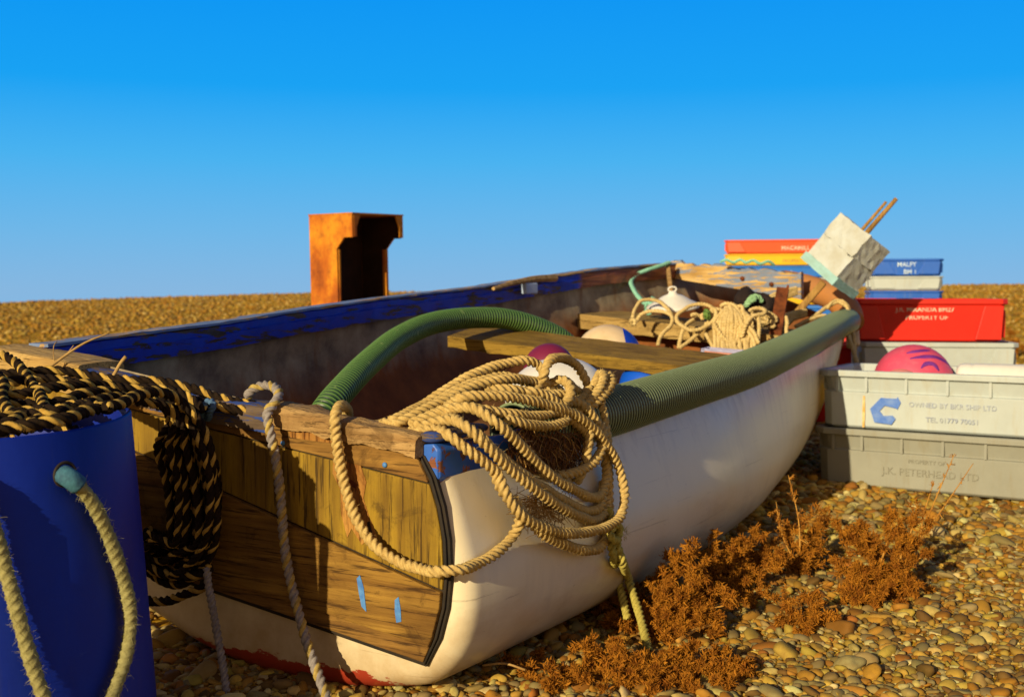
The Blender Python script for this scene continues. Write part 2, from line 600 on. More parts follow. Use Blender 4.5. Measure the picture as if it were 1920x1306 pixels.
def rope_mat(name, c, c2, scale=90):
    m, nt, b = newmat(name, .9, .15)
    v = coords(nt)
    n1 = noise(nt, v, scale, 5, .7); n2 = noise(nt, v, 5, 4, .6)
    cc = ramp(nt, n1, [(.3, c2), (.62, c)])
    cc = mix(nt, ramp(nt, n2, [(.45, 0.0), (.75, .55)]), cc, tuple(x * .62 for x in c2))
    setc(nt, b, cc)
    bump(nt, b, noise(nt, v, scale * 4, 3, .7), .5, .0012)
    return m


M['tan'] = rope_mat('sisal_rope', (.60, .44, .175), (.40, .26, .08))
M['tan_fibre'] = rope_mat('sisal_fibre', (.50, .30, .09), (.30, .15, .04))
M['tan_green'] = rope_mat('greenish_rope_tail', (.50, .42, .10), (.30, .25, .05))
M['black'] = rope_mat('black_strand', (.022, .012, .006), (.008, .005, .003))
M['yellow'] = rope_mat('yellow_strand', (.56, .37, .085), (.34, .2, .035), 50)
M['grey_rope'] = rope_mat('grey_rope', (.34, .31, .30), (.20, .17, .16))
M['grey_yellow'] = rope_mat('grey_rope_yellow_core', (.50, .38, .12), (.3, .2, .05))
M['handle_rope'] = rope_mat('hairy_handle_rope', (.36, .33, .14), (.20, .18, .07))
M['blue_twine'] = rope_mat('blue_twine', (.10, .19, .34), (.05, .1, .2))
M['teal'] = rope_mat('pale_teal_cord', (.30, .62, .50), (.16, .42, .32))
M['pale_rope'] = rope_mat('pale_rope', (.72, .56, .28), (.46, .32, .11))
M['net'] = rope_mat('brown_net_fibre', (.22, .10, .035), (.09, .04, .014))


def barrel_mat():
    m, nt, b = newmat('dark_blue_plastic', .5, .25)
    n1 = noise(nt, coords(nt, (1, 1, .5)), 4, 7, .65)
    n2 = noise(nt, coords(nt, (1, 1, 14)), 7, 6, .75, .5)
    n3 = noise(nt, coords(nt, (16, 16, 1)), 1.5, 6, .7)
    c = ramp(nt, n1, [(.3, (.001, .010, .20)), (.7, (.003, .026, .34))])
    c = mix(nt, ramp(nt, n2, [(.66, 0.0), (.70, .5)]), c, (.03, .07, .34))
    c = mix(nt, ramp(nt, n3, [(.60, 0.0), (.8, .35)]), c, (.05, .06, .10))
    setc(nt, b, c)
    nt.links.new(ramp(nt, n1, [(.3, .42), (.7, .65)]), b.inputs['Roughness'])
    bump(nt, b, math_(nt, 'ADD', n1, math_(nt, 'MULTIPLY', n2, .3)), .25, .006)
    return m


def plastic(name, c, rough=.45, dirt=.35, dirtc=(.25, .18, .09), spec=.4, scale=5):
    m, nt, b = newmat(name, rough, spec)
    n1 = noise(nt, coords(nt), scale, 7, .65); n2 = noise(nt, coords(nt, (12, 12, 2)), 3, 5, .6)
    cc = ramp(nt, n1, [(.3, c), (.7, tuple(x * .84 for x in c))])
    cc = mix(nt, ramp(nt, n2, [(.52, 0.0), (.78, dirt)]), cc, dirtc)
    setc(nt, b, cc)
    bump(nt, b, noise(nt, coords(nt), 30, 4, .6), .12, .004)
    return m


M['barrel'] = barrel_mat() if True else plastic('dark_blue_plastic', (.002, .020, .30), .55, .25, (.003, .012, .12), .2)
M['white_crate'] = plastic('cream_crate_plastic', (.49, .55, .56), .6, .35, (.40, .33, .18))
M['grey_crate'] = plastic('grey_crate_plastic', (.31, .315, .27), .65, .45, (.24, .20, .12))
M['red_crate'] = plastic('red_crate_plastic', (.72, .022, .010), .45, .25, (.32, .03, .012))
M['orange_crate'] = plastic('orange_red_crate', (.78, .09, .018), .45, .2, (.5, .08, .03))
M['yellow_crate'] = plastic('yellow_crate', (.85, .48, .008), .45, .15, (.5, .26, .02))
M['blue_crate'] = plastic('blue_crate', (.012, .17, .68), .45, .3, (.12, .2, .4))
M['blue_crate_pale'] = plastic('weathered_blue_crate', (.02, .13, .62), .55, .45, (.2, .24, .36))
M['ink_blue'] = m_soft('blue_ink', (.06, .17, .62), (.16, .28, .66), 25, .6, 0)
M['ink_pale'] = m_soft('faded_blue_ink', (.27, .33, .52), (.42, .46, .50), 20, .6, 0)
M['ink_grey'] = m_soft('faded_grey_ink', (.22, .21, .17), (.28, .28, .23), 20, .6, 0)
M['ink_white'] = m_soft('white_stencil', (.80, .66, .52), (.62, .35, .28), 30, .6, 0)
M['ink_dark'] = m_soft('dark_ink', (.30, .18, .03), (.5, .3, .03), 30, .6, 0)
M['ink_sky'] = m_soft('pale_stencil', (.55, .70, .85), (.35, .5, .8), 30, .6, 0)
M['foam'] = m_soft('polystyrene', (.53, .58, .60), (.45, .46, .42), 14, .9, .5, 130, .004)
M['foam_end'] = m_soft('worn_polystyrene', (.60, .46, .22), (.78, .70, .48), 10, .9, .6, 60, .006)
M['pale_blue_slab'] = m_soft('pale_blue_slab', (.34, .60, .66), (.28, .46, .46), 12, .8, .4, 80, .003)
M['stick'] = m_wood('pole_wood', (.50, .30, .09), (.30, .16, .045), 'Z')
M['orange_pipe'] = m_soft('orange_brown_pipe', (.50, .20, .045), (.36, .17, .07), 6, .7, .3, 40, .004)
M['twig'] = m_soft('dry_twig', (.48, .32, .12), (.30, .17, .05), 30, .9, .4, 120, .002)
M['dark_rag'] = m_soft('dark_rag', (.03, .018, .016), (.008, .006, .008), 15, .95, .7, 40, .02)
M['white_plastic'] = plastic('white_plastic', (.80, .78, .74), .4, .12, (.5, .42, .3))
M['blue_float'] = plastic('bright_blue_float', (.005, .10, .72), .4, .12, (.02, .1, .4))


def buoy_mat(name, c1, c2, axis, lo, hi, soft=.004, dirtc=(.45, .26, .08)):
    """two-coloured moulded buoy: a band of c2 between lo and hi along an axis"""
    m, nt, b = newmat(name, .5, .35)
    tc = nt.nodes.new('ShaderNodeTexCoord'); sp = nt.nodes.new('ShaderNodeSeparateXYZ')
    nt.links.new(tc.outputs['Object'], sp.inputs[0])
    z = sp.outputs[axis]
    k = math_(nt, 'MULTIPLY', math_(nt, 'GREATER_THAN', z, lo), math_(nt, 'LESS_THAN', z, hi))
    n1 = noise(nt, coords(nt), 9, 7, .65)
    c = ramp(nt, n1, [(.35, c1), (.75, tuple(p * .5 + q * .5 for p, q in zip(c1, dirtc)))])
    setc(nt, b, mix(nt, k, c, c2))
    bump(nt, b, noise(nt, coords(nt), 40, 4, .6), .12, .003)
    return m


M['cream_buoy'] = buoy_mat('cream_and_blue_buoy', (.74, .58, .38), (.006, .05, .55), 2, .085, 1.0)
M['pink'] = plastic('pink_buoy', (.74, .085, .17), .5, .4, (.66, .22, .27))
M['pink_pale'] = plastic('faded_pink_buoy', (.80, .28, .26), .55, .4, (.6, .3, .25))
M['purple'] = m_soft('purple_paint', (.12, .02, .22), (.2, .04, .3), 20, .6, 0)
M['maroon'] = plastic('maroon_plastic', (.20, .015, .06), .5, .3, (.1, .01, .02))
M['pink_tray'] = plastic('salmon_tray', (.66, .26, .18), .6, .4, (.5, .36, .3))


def rust_box_mat():
    m, nt, b = newmat('orange_rust', .85, .3)
    n1 = noise(nt, coords(nt, (1, 1, .6)), 5, 7, .65); n2 = noise(nt, coords(nt), 24, 5, .6)
    c = ramp(nt, n1, [(.30, (.16, .035, .008)), (.45, (.42, .11, .010)), (.6, (.62, .25, .015)), (.75, (.50, .14, .012))])
    c = mix(nt, ramp(nt, n2, [(.5, 0.0), (.75, .6)]), c, (.20, .05, .012))
    setc(nt, b, c)
    bump(nt, b, n2, .5, .006)
    return m


M['rustbox'] = rust_box_mat()
M['rust_shade'] = m_soft('rust_inside_shade', (.035, .014, .006), (.015, .006, .003), 6, .95)  # near-black rust: shade inside the hood painted as colour
# ================================================================== the boat
boat = empty('rowing_boat', BO, (0, 0, -TH))
tag(boat, 'beached white dinghy with peeling blue gunwale and worn wooden transom, loaded with ropes and floats', 'boat')

px_out = [(802, 830), (838, 925), (866, 1030), (880, 1100), (877, 1165), (856, 1235), (806, 1286), (720, 1296), (620, 1293),
          (497, 1268), (382, 1224), (261, 1144), (150, 1065), (75, 965), (35, 860), (22, 760), (30, 655)]
OUT = to_boat(np.array([tpw(u, v) for u, v in px_out]))[:, [0, 2]]
OUT = spline(np.c_[OUT, np.zeros(len(OUT))], .002)[:, :2]
NO = 64
L_ = np.concatenate([[0], np.cumsum(np.linalg.norm(np.diff(OUT, axis=0), axis=1))])
OUT = np.stack([np.interp(np.linspace(0, L_[-1], NO), L_, OUT[:, k]) for k in range(2)], 1)
ILOW = int(np.argmin(OUT[:, 1]))
ZLOW = OUT[ILOW, 1]
SM = 4.45


def hb(s): return np.interp(s, [0, .5, 1.2, 2.0, 2.8, 3.5, 4.0, 4.25, SM], [HB0, HB0 + .035, HB0 + .075, HB0 + .09, HB0 + .065, HB0 - .005, HB0 - .085, HB0 - .14, HB0 - .24])


def sheer(side, pix):
    """height of the gunwale along the boat, from where its edge runs in the view"""
    ss, zz = [], []
    g = np.linspace(-.3, 4.8, 800)
    P = from_boat(np.stack([side * (hb(g) if side > 0 else hbL(g)), g, np.zeros_like(g)], 1))
    for u, v in pix:
        k = ray(u, v)
        f = P[:, 0] - k[0] * P[:, 1]
        i = int(np.argmin(np.abs(f)))
        ss.append(g[i]); zz.append(CAM_H + k[2] * P[i, 1])
    return np.array(ss), np.array(zz)


def hbL(s): return np.interp(s, [0, .5, 1.2, 2.0, 2.7, 3.3, 3.8, 4.2, SM], [HB0, HB0 + .035, HB0 + .075, HB0 + .09, HB0 + .07, HB0 - .005, HB0 - .085, HB0 - .16, HB0 - .24])


sR, zR_ = sheer(1, [(800, 830), (925, 815), (1010, 800), (1137, 775), (1250, 738), (1400, 692), (1500, 645), (1560, 612), (1590, 596)])
sL, zL_ = sheer(-1, [(30, 655), (200, 633), (400, 608), (520, 588), (720, 560), (885, 541), (1000, 523), (1117, 506), (1242, 496)])


def zR(s): return np.interp(s, sR, zR_, left=zR_[0], right=zR_[-1] + .02)
def zL(s): return np.interp(s, sL, zL_, left=zL_[0], right=zL_[-1])
def zb(s): return np.interp(s, [0, 2.0, 2.6, 3.1, 3.5, 3.9, 4.2, SM], [ZLOW, ZLOW, ZLOW + .02, ZLOW + .07, ZLOW + .16, ZLOW + .28, ZLOW + .40, ZLOW + .52])


def section(s, inset=0.0):
    o = OUT.copy()
    if inset:
        t = np.gradient(o, axis=0); t /= np.linalg.norm(t, axis=1)[:, None]
        o = o + np.stack([t[:, 1], -t[:, 0]], 1) * inset * (1 if True else -1)
    hR, hL = OUT[0, 1], OUT[-1, 1]
    h0 = np.where(np.arange(NO) <= ILOW, hR, hL)
    h1 = np.where(np.arange(NO) <= ILOW, zR(s), zL(s))
    t = (o[:, 1] - ZLOW) / (h0 - ZLOW)
    nar = np.interp(s, [0, 1.5, 3.0, SM], [0, .02, .26, .48])
    a = o[:, 0] * np.where(o[:, 0] > 0, hb(s), hbL(s)) / HB0 * (1 - nar * (1 - np.clip(t, 0, 1)))
    z = zb(s) + t * (h1 - zb(s))
    return np.stack([a, np.full(NO, s), z], 1)


# check the inward direction once
_t = OUT[20] - OUT[19]
INS = 1.0
_c = section(0, .03)
if abs(_c[3, 0]) > abs(section(0)[3, 0]): INS = -1.0
def sec(s, inset=0.0): return section(s, inset * INS)


RF = .048
rings = []
for ph in np.linspace(0, PI / 2, 8):
    r_ = sec(0, RF * (1 - math.sin(ph))); r_[:, 1] = RF * (1 - math.cos(ph)); rings.append(r_)
for s in np.concatenate([np.linspace(.1, 4.0, 32), np.linspace(4.08, SM, 6)]): rings.append(sec(s))
nR = len(rings)
V, F = loft(rings, closed=False)
F = F.tolist()
V = np.vstack([V, [[.0, 0, .28]], [[0, SM, .75]]])
F += [[i + 1, i, len(V) - 2] for i in range(NO - 1)] + [[0, NO - 1, len(V) - 2]]
e0 = (nR - 1) * NO
F += [[e0 + i, e0 + i + 1, len(V) - 1] for i in range(NO - 1)] + [[e0 + NO - 1, e0, len(V) - 1]]
hull = obj('hull', V, F, M['hull'], boat, True)
# inner skin
rings = [sec(s, .024) for s in np.linspace(.055, SM - .06, 40)]
V, F = loft(rings, closed=False)
F = F[:, ::-1].tolist()
V = np.vstack([V, [[.0, .055, .28]], [[0, SM - .06, .75]]])
e0 = 39 * NO
F += [[i, i + 1, len(V) - 2] for i in range(NO - 1)] + [[NO - 1, 0, len(V) - 2]]
F += [[e0 + i + 1, e0 + i, len(V) - 1] for i in range(NO - 1)] + [[e0, e0 + NO - 1, len(V) - 1]]
obj('hull_lining', V, F, M['lining'], boat, True)
# floor
fl = []
for s in np.linspace(.08, 3.6, 20):
    w = hb(s) * .86
    zf = max(.085, zb(s) + .13)
    fl.append([[-w, s, zf + .05], [-w * .3, s, zf], [w * .3, s, zf - .02], [w, s, zf - .02]])
V, F = loft(fl, closed=False)
obj('floor_boards', V, F, m_wood('floor_wood', (.10, .05, .02), (.045, .02, .008), 'Y'), boat, True)

# ---- wooden transom
px_w = [(792, 852), (812, 895), (828, 950), (838, 1010), (841, 1080), (836, 1135), (822, 1190), (803, 1236), (600, 1166), (401, 1098),
        (260, 1050), (150, 1000), (85, 930), (56, 850), (45, 770), (42, 695)]
WD = to_boat(np.array([tpw(u, v) for u, v in px_w]))[:, [0, 2]]


def tp2(u, v): return to_boat(tpw(u, v))[[0, 2]]


def line(p, q):
    d = q - p; n = np.array([-d[1], d[0]]); return p, n / np.linalg.norm(n)   # n points up when q is to the right


L1 = line(tp2(430, 808), tp2(790, 897))
L2 = line(tp2(400, 905), tp2(840, 1104))
L3 = line(tp2(401, 1070), tp2(815, 1207))
g = .0018
boards = [('top_strake', clip(WD, L1[0] + L1[1] * g, L1[1]), -.024, M['oak_dark']),
          ('transom_board', clip(clip(WD, L1[0] - L1[1] * g, -L1[1]), L2[0] + L2[1] * g, L2[1]), -.021, M['ply']),
          ('transom_board', clip(clip(WD, L2[0] - L2[1] * g, -L2[1]), L3[0], L3[1]), -.027, M['oak']),
          ('bottom_batten', clip(WD, L3[0], -L3[1]), -.021, M['oak_dark'])]
tr_parts = []
for nm, poly, s0, mt in boards:
    V, F = prism(poly, s0, .004)
    tr_parts.append(obj(nm, V, F, mt, boat, True, smooth=False, bevel=.0025))
# double black seal round the wood
C_ = WD.mean(0)
for k, (grow, s0) in enumerate(((.0065, -.016), (.0125, -.009))):
    t = np.gradient(WD, axis=0); t /= np.linalg.norm(t, axis=1)[:, None]
    n_ = np.stack([-t[:, 1], t[:, 0]], 1)
    if np.dot(n_[4], WD[4] - C_) < 0: n_ = -n_
    G = WD + n_ * grow
    G[0, 1] = WD[0, 1]; G[-1, 1] = WD[-1, 1]
    V, F = prism(G, s0, .003 - k * .001)
    obj('edge_seal', V, F, M['seal'], boat, True, smooth=False, bevel=.002)
# plugs and blue paint scraps left on the wood
for u, v, r in ((735, 868, .0055), (545, 828, .0055), (690, 800, .004), (610, 785, .004)):
    a, z = tp2(u, v)
    V, F = lathe([(1e-4, -.002), (r, -.002), (r * 1.05, 0), (r * .6, .0022), (1e-4, .0022)], 12)
    V = np.stack([V[:, 0] + a, -.0265 - V[:, 2], V[:, 1] + z], 1)
    obj('screw_plug', V, F, M['paint_spot'] if r > .005 else M['rust'], tr_parts[0], True)
for pts in ([(684, 1078), (690, 1072), (697, 1095), (700, 1122), (702, 1140), (693, 1130), (688, 1105)],
            [(755, 1118), (762, 1112), (766, 1135), (767, 1158), (758, 1160), (755, 1140)]):
    V, F = prism([tp2(u, v) for u, v in pts], -.0285, -.026)
    obj('paint_scrap', V, F, M['paint_spot'], tr_parts[2], True, smooth=False)
# raw splintered wood where the ply has broken away
for pts, par, s0 in (([(638, 850), (652, 838), (668, 846), (688, 866), (700, 902), (692, 930), (704, 968), (702, 1004), (694, 1018), (676, 990), (668, 1004), (655, 960), (650, 915), (642, 885)], 1, -.0225),
                     ([(700, 962), (712, 975), (722, 1010), (716, 1032), (704, 1022)], 1, -.0222),
                     ([(556, 800), (600, 806), (640, 822), (636, 832), (590, 822), (560, 812)], 0, -.0248)):
    V, F = prism([tp2(u + rng.normal(0, 2.5), v + rng.normal(0, 2.5)) for u, v in pts], s0, -.018)
    obj('splintered_patch', V, F, M['splinter'], tr_parts[par], True, smooth=False)
# split in the ply
for pts in ([(640, 850), (643, 880), (652, 905), (668, 915), (672, 905), (655, 890), (648, 868)], [(652, 890), (660, 888), (684, 905), (680, 912), (664, 906)],
            [(700, 975), (705, 973), (711, 1000), (713, 1030), (708, 1010)], [(764, 1105), (768, 1108), (770, 1170), (768, 1168)]):
    V, F = prism([tp2(u, v) for u, v in pts], -.0228, -.0205)
    obj('split', V, F, M['seal'] if pts[0][0] > 690 else M['rust'], tr_parts[1], True, smooth=False)


# ---- rail along the top of the transom
def railpt(u, v): return tp2(u, v)


def rail_piece(name, us, mt, s0, s1, top, bot, wob=.004, n=22):
    """a length of rail between two image columns; top and bot are offsets from the sheer of the transom"""
    R = []
    (ua, ub) = us
    kn_ = np.linspace(0, 1, max(4, n // 5)); wv = [np.interp(np.linspace(0, 1, n), kn_, rng.normal(0, 1, len(kn_))) + .25 * rng.normal(0, 1, n) for _ in range(8)]
    for k in range(n):
        f = k / (n - 1)
        u = ua + (ub - ua) * f
        vt = np.interp(u, [0, 170, 380, 530, 660, 800], [650, 684, 733, 757, 785, 815]) + top
        a, zt = tp2(u, vt)
        zb_ = zt - bot
        w = wob * np.array([q[k] for q in wv])
        R.append([[a, s0 + w[0], zb_ + w[1]], [a, s0 - .004 + w[2], zt - .014], [a, s0 + .003, zt - .004 + w[3] * .6], [a, s0 + .012, zt + w[4] * .6], [a, (s0 + s1) / 2, zt + .003 + w[5] * .5],
                  [a, s1 - .01, zt + w[6]], [a, s1, zt - .01], [a, s1, zb_]])
    R = np.array(R)
    c0, c1 = R[0].mean(0), R[-1].mean(0)
    R = np.concatenate([[c0 + (R[0] - c0) * .02], [c0 + (R[0] - c0) * .9 + [.0, 0, 0]], R, [c1 + (R[-1] - c1) * .9], [c1 + (R[-1] - c1) * .02]])
    V, F = loft(R)
    return obj(name, V, F, mt, boat, True, smooth=False)


rail_piece('transom_rail', (527, 797), M['rail'], -.036, .05, 0, .040, .0030, 60)
rail_piece('transom_rail', (168, 523), M['blue_rail'], -.034, .05, 6, .055, .0015, 40)
rail_piece('transom_rail', (8, 172), M['pale_wood'], -.040, .10, -4, .075, .002, 12)


# ---- gunwales
def sweep_gun(side, s0, s1, name, mt, zt, prof, n=60, wob=.0):
    R = []
    for s in np.linspace(s0, s1, n):
        a, z = side * (hb(s) if side > 0 else hbL(s)), zt(s)
        R.append([[a + side * (da + wob * rng.normal()), s, z + dz + wob * rng.normal()] for da, dz in prof])
    R = np.array(R)
    c0, c1 = R[0].mean(0), R[-1].mean(0)
    R = np.concatenate([[c0 + (R[0] - c0) * .02], R, [c1 + (R[-1] - c1) * .02]])
    V, F = loft(R)
    return obj(name, V, F, mt, boat, True, smooth=False)


gprof = [(-.052, -.074), (-.055, -.028), (-.046, -.027), (-.046, -.004), (-.040, 0), (.018, 0), (.022, -.004), (.022, -.05), (-.018, -.05), (-.018, -.074)]
sweep_gun(-1, .06, 4.28, 'gunwale', M['blue_gun'], zL, gprof, 90, .0012)
sweep_gun(-1, .06, 4.28, 'gunwale_cap', M['cap'], zL, [(-.050, .0012), (-.050, .0085), (.024, .0085), (.024, .0012)], 90, .0008)
gr = [(-.045, -.06), (-.045, -.006), (-.040, 0), (.018, 0), (.022, -.004), (.022, -.06), (-.02, -.06)]
sweep_gun(1, .34, 4.2, 'gunwale', M['blue_gun'], lambda s: zR(s) - .005, gr, 60)
# blue stub of the rubbing strake at the stern corner, with its grey cap
R = []
for s, gx in ((-.006, .85), (0, 1), (.10, 1.02), (.22, 1), (.33, .98)):
    a, z = hb(max(s, 0)), float(zR(max(s, 0)))
    R.append([[a + da * gx, s, z + dz] for da, dz in ((-.012, -.083), (-.016, -.004), (.022, 0), (.034, -.012), (.032, -.068), (.022, -.082))])
R = np.array(R); c0 = R[0].mean(0); c1 = R[-1].mean(0)
V, F = loft(np.concatenate([[c0 + (R[0] - c0) * .02], R, [c1 + (R[-1] - c1) * .02]]))
o = obj('rubbing_strake', V, F, M['blue_stub'], boat, True, smooth=False, bevel=.003)
o['label'] = 'chipped bright blue stub of rubbing strake at the stern corner'
R = []
for s, gx in ((-.012, .5), (0, .85), (.05, 1), (.15, 1), (.2, .6)):
    a, z = HB0 + .008, float(zR(0)) + .012
    R.append([[a + .034 * gx * math.cos(t), s, z + .014 * gx * math.sin(t)] for t in np.linspace(0, 2 * PI, 10, endpoint=False)])
R = np.array(R); c0 = R[0].mean(0); c1 = R[-1].mean(0)
V, F = loft(np.concatenate([[c0 + (R[0] - c0) * .02], R, [c1 + (R[-1] - c1) * .02]]))
obj('corner_cap', V, F, M['blue_rail'], boat, True)


# ---- ribbed hose pushed over the right gunwale
def hose(P, r, pitch, depth, sides=30, spiral=False):
    P = spline(P, pitch / 6)
    T, Nn, Bb = frames(P)
    s = np.arange(len(P)) * (pitch / 6)
    w = .5 + .5 * np.cos(2 * PI * s / pitch)
    w = w ** .6
    rr = r - depth * (1 - w)
    a = np.linspace(0, 2 * PI, sides, endpoint=False)
    R = P[:, None] + rr[:, None, None] * (np.cos(a)[None, :, None] * Nn[:, None] + np.sin(a)[None, :, None] * Bb[:, None])
    # wall: turn the ends inwards so that the pipe is hollow
    e0 = P[0] + (R[0] - P[0]) * .86; e1 = P[-1] + (R[-1] - P[-1]) * .86
    d0 = e0 + T[0] * .12; d1 = e1 - T[-1] * .12
    R = np.concatenate([[d0], [e0], R, [e1], [d1]])
    w = w ** 4.5
    ribv = np.repeat(np.concatenate([[0, 0], w, [0, 0]]), sides)
    V, F = loft(R)
    return V, F, ribv


def set_rib(o, ribv):
    at = o.data.attributes.new('rib', 'FLOAT', 'POINT')
    at.data.foreach_set('value', ribv.astype(np.float32))


ss = np.array([.30, .45, .7, 1.0, 1.4, 1.8, 2.2, 2.6, 3.0, 3.4, 3.75, 4.0, 4.17])
P = np.stack([hb(ss) + .012, ss, zR(ss) + .004], 1)
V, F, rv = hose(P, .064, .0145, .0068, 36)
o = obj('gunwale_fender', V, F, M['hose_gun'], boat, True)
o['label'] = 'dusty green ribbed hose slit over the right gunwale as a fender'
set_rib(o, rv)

# ---- thwart, bow seat, bow plank and bow fender
def L3d(u, v, d): return to_boat(W(u, v, d))


pl, pr = L3d(838, 630, 4.27), L3d(1345, 694, 3.72)


def slab(p, q, w, h, tilt, name, mt, ends=(0, 0), wob=0.0015):
    """plank whose front top edge runs from p to q; w goes forward, h down"""
    n = 24
    R = []
    for k in range(n):
        f = k / (n - 1); c = p + (q - p) * f
        e = [rng.normal(0, wob) for _ in range(4)]
        R.append([c + [0, 0 + e[0], 0], c + [0, w, tilt + e[1]], c + [0, w + .01, tilt - h], c + [0, .004, -h + e[2]]])
    R = np.array(R); c0, c1 = R[0].mean(0), R[-1].mean(0)
    V, F = loft(np.concatenate([[c0 + (R[0] - c0) * .02], R, [c1 + (R[-1] - c1) * .02]]))
    return obj(name, V, F, mt, boat, True, smooth=False, bevel=.003)


slab(pl, pr, .24, .042, .035, 'thwart', M['thwart'])
sl_, sr_ = L3d(1083, 588, 5.62), L3d(1460, 629, 5.05)
slab(sl_, sr_, .42, .07, .012, 'bow_seat', M['seat'])
# bulkhead under the bow seat
slab(sl_ + [.02, .12, -.075], sr_ + [-.02, .12, -.075], .02, .35, 0, 'bulkhead', M['lining'])
# worn plank across the bow
pa, pb = L3d(1248, 490, 6.45), L3d(1502, 512, 6.0)
qa, qb = L3d(1256, 521, 6.42), L3d(1502, 561, 6.0)
R = []
for k in range(36):
    f = k / 35
    t_ = pa + (pb - pa) * f + [0, 0, rng.normal(0, .004) + .006 * math.sin(f * 19)]; b_ = qa + (qb - qa) * f
    R.append([b_, t_ * .55 + b_ * .45 + [0, -.004, 0], t_, t_ + [0, .035, .004], t_ + [0, .05, -.01], b_ + [0, .05, 0]])
R = np.array(R); c0, c1 = R[0].mean(0), R[-1].mean(0)
V, F = loft(np.concatenate([[c0 + (R[0] - c0) * .02], R, [c1 + (R[-1] - c1) * .02]]))
o = obj('bow_plank', V, F, M['plank'], boat, True, smooth=False)
bow_plank = o
o['label'] = 'splintered plank across the bow with remains of pale blue paint'
for u, v in ((1395, 522), (1460, 533)):
    p = L3d(u, v, 6.2); p[1] = np.interp(p[0], [pa[0], pb[0]], [pa[1], pb[1]]) - .006
    Vn, Fn = tube(np.array([p, p - [0, .012, 0]]), .012, 8)
    obj('bolt_head', Vn, Fn, M['rust'], bow_plank, True)
# orange-brown pipe bent over the bow end of the gunwale
P = spline([L3d(1594, 604, 5.9), L3d(1590, 585, 5.97), L3d(1572, 563, 6.05), L3d(1540, 548, 6.15), L3d(1505, 537, 6.25), L3d(1470, 530, 6.4)], .02)
V, F = tube(P, .070, 20)
o = obj('bow_fender', V, F, M['orange_pipe'], boat, True)
o['label'] = 'orange brown pipe bent over the bow'
# cream post of the stem behind the hose end
V, F = bar(L3d(1596, 598, 6.08), L3d(1600, 650, 6.02), .06, .07)
obj('stem_post', V, F, M['hull'], boat, True, smooth=False, bevel=.01)
# chipped fitting on the left gunwale: blue pad and a broken splinter
V, F = bar(L3d(982, 541, 5.2), L3d(1004, 540, 5.28), .03, .05)
obj('rowlock_pad', V, F, m_soft('pale_pad', (.40, .50, .70), (.3, .4, .6), 20, .7), boat, True, smooth=False, bevel=.006)
P = spline([L3d(925, 541, 4.95), L3d(960, 531, 5.1), L3d(1000, 523, 5.28), L3d(1040, 521, 5.48)], .02)
V, F = tube(P, np.linspace(.008, .020, len(P)), 6)
obj('splintered_edge', V, F, M['rail'], boat, True, smooth=False)
# ================================================================== blue barrel and its rope handle
BR = .29
bk = empty('plastic_barrel', (-.945, 2.05, -.05), (0, math.radians(-4), 0))
tag(bk, 'tall dark blue plastic barrel cut open, standing by the stern and heaped with striped rope', 'barrel')
H_ = .597
prof = [(BR + .004, 0), (BR + .004, .02), (BR - .004, .03), (BR, .06), (BR, .3), (BR, H_ - .004), (BR - .002, H_), (BR - .006, H_ - .001), (BR - .008, H_ - .01), (BR - .008, .05), (.01, .04)]
V, F = lathe(prof, 72)
ang = np.arctan2(V[:, 1], V[:, 0])
V[:, 2] += (V[:, 2] > .5) * .004 * np.sin(3 * ang)
V[:, :2] *= (1 + .006 * np.sin(2 * ang + V[:, 2] * 4))[:, None]
tub = obj('tub', V, F, M['barrel'], bk, True)


def cyl(u, v, off):
    """point on the barrel's skin (grown by off) behind an image point"""
    k = ray(u, v); R_ = BR + off; best = None
    for d in np.linspace(1.3, 2.2, 900):
        p = O + k * d
        cx = -.945 - .0699 * (p[2] + .05)
        q = math.hypot(p[0] - cx, p[1] - 2.05)
        if best is None or q < best[0] - 1e-9: best = (q, p)
        if q <= R_: return p
    return best[1]


hp = [cyl(122, 888, -.03), cyl(124, 890, .004), cyl(140, 903, .022), cyl(165, 930, .024), cyl(195, 985, .022), cyl(222, 1055, .022), cyl(238, 1110, .022), cyl(244, 1160, .022),
      cyl(238, 1220, .022), cyl(216, 1290, .024), cyl(180, 1370, .03), cyl(140, 1410, .03), cyl(108, 1370, .028), cyl(76, 1290, .024), cyl(50, 1210, .022), cyl(28, 1130, .022),
      cyl(4, 1045, .022), cyl(-20, 960, .022), cyl(-40, 905, .01), cyl(-46, 896, -.03)]
V, F, mi = rope(hp, .0130, 3.7, groove=.88)
fV, fF = fibres(spline(hp, .004), .0135, 1500, .0085, .00035)
V, F, _ = join([(V, F), (fV, fF)])
o = rope_h = obj('rope_handle', V, F, M['handle_rope'], bk)
o['label'] = 'hairy pale green rope handle looped through holes in the barrel'
# worn teal whipping where the handle enters the barrel, and the hole's rim
V, F = tube(spline([cyl(119, 889, .006), cyl(132, 897, .022), cyl(148, 910, .026)], .004), .0165, 12)
obj('handle_whipping', V, F, m_soft('teal_whipping', (.05, .17, .24), (.03, .09, .15), 50, .8, .5, 150), rope_h)
c0 = cyl(122, 889, .001); nrm = np.array([c0[0] + .985, c0[1] - 2.05, 0]); nrm /= np.linalg.norm(nrm)
Bm = basis(nrm)
t = np.linspace(0, 2 * PI, 24)
V, F = tube(np.array([c0 + Bm[0] * .02 * math.cos(q) + Bm[1] * .02 * math.sin(q) for q in t]), .003, 6, False)
obj('hole_rim', V, F, M['seal'], tub)

# ================================================================== black and yellow rope
def bp(u, v, lift=0.0):
    """on top of the rope heap on the barrel"""
    d = np.clip(1.84 + (800 - v) * .0072, 1.70, 2.64)
    return W(u, v, d) + np.array([0, 0, lift])


def T_(u, v, off): return tpw(u, v, off)


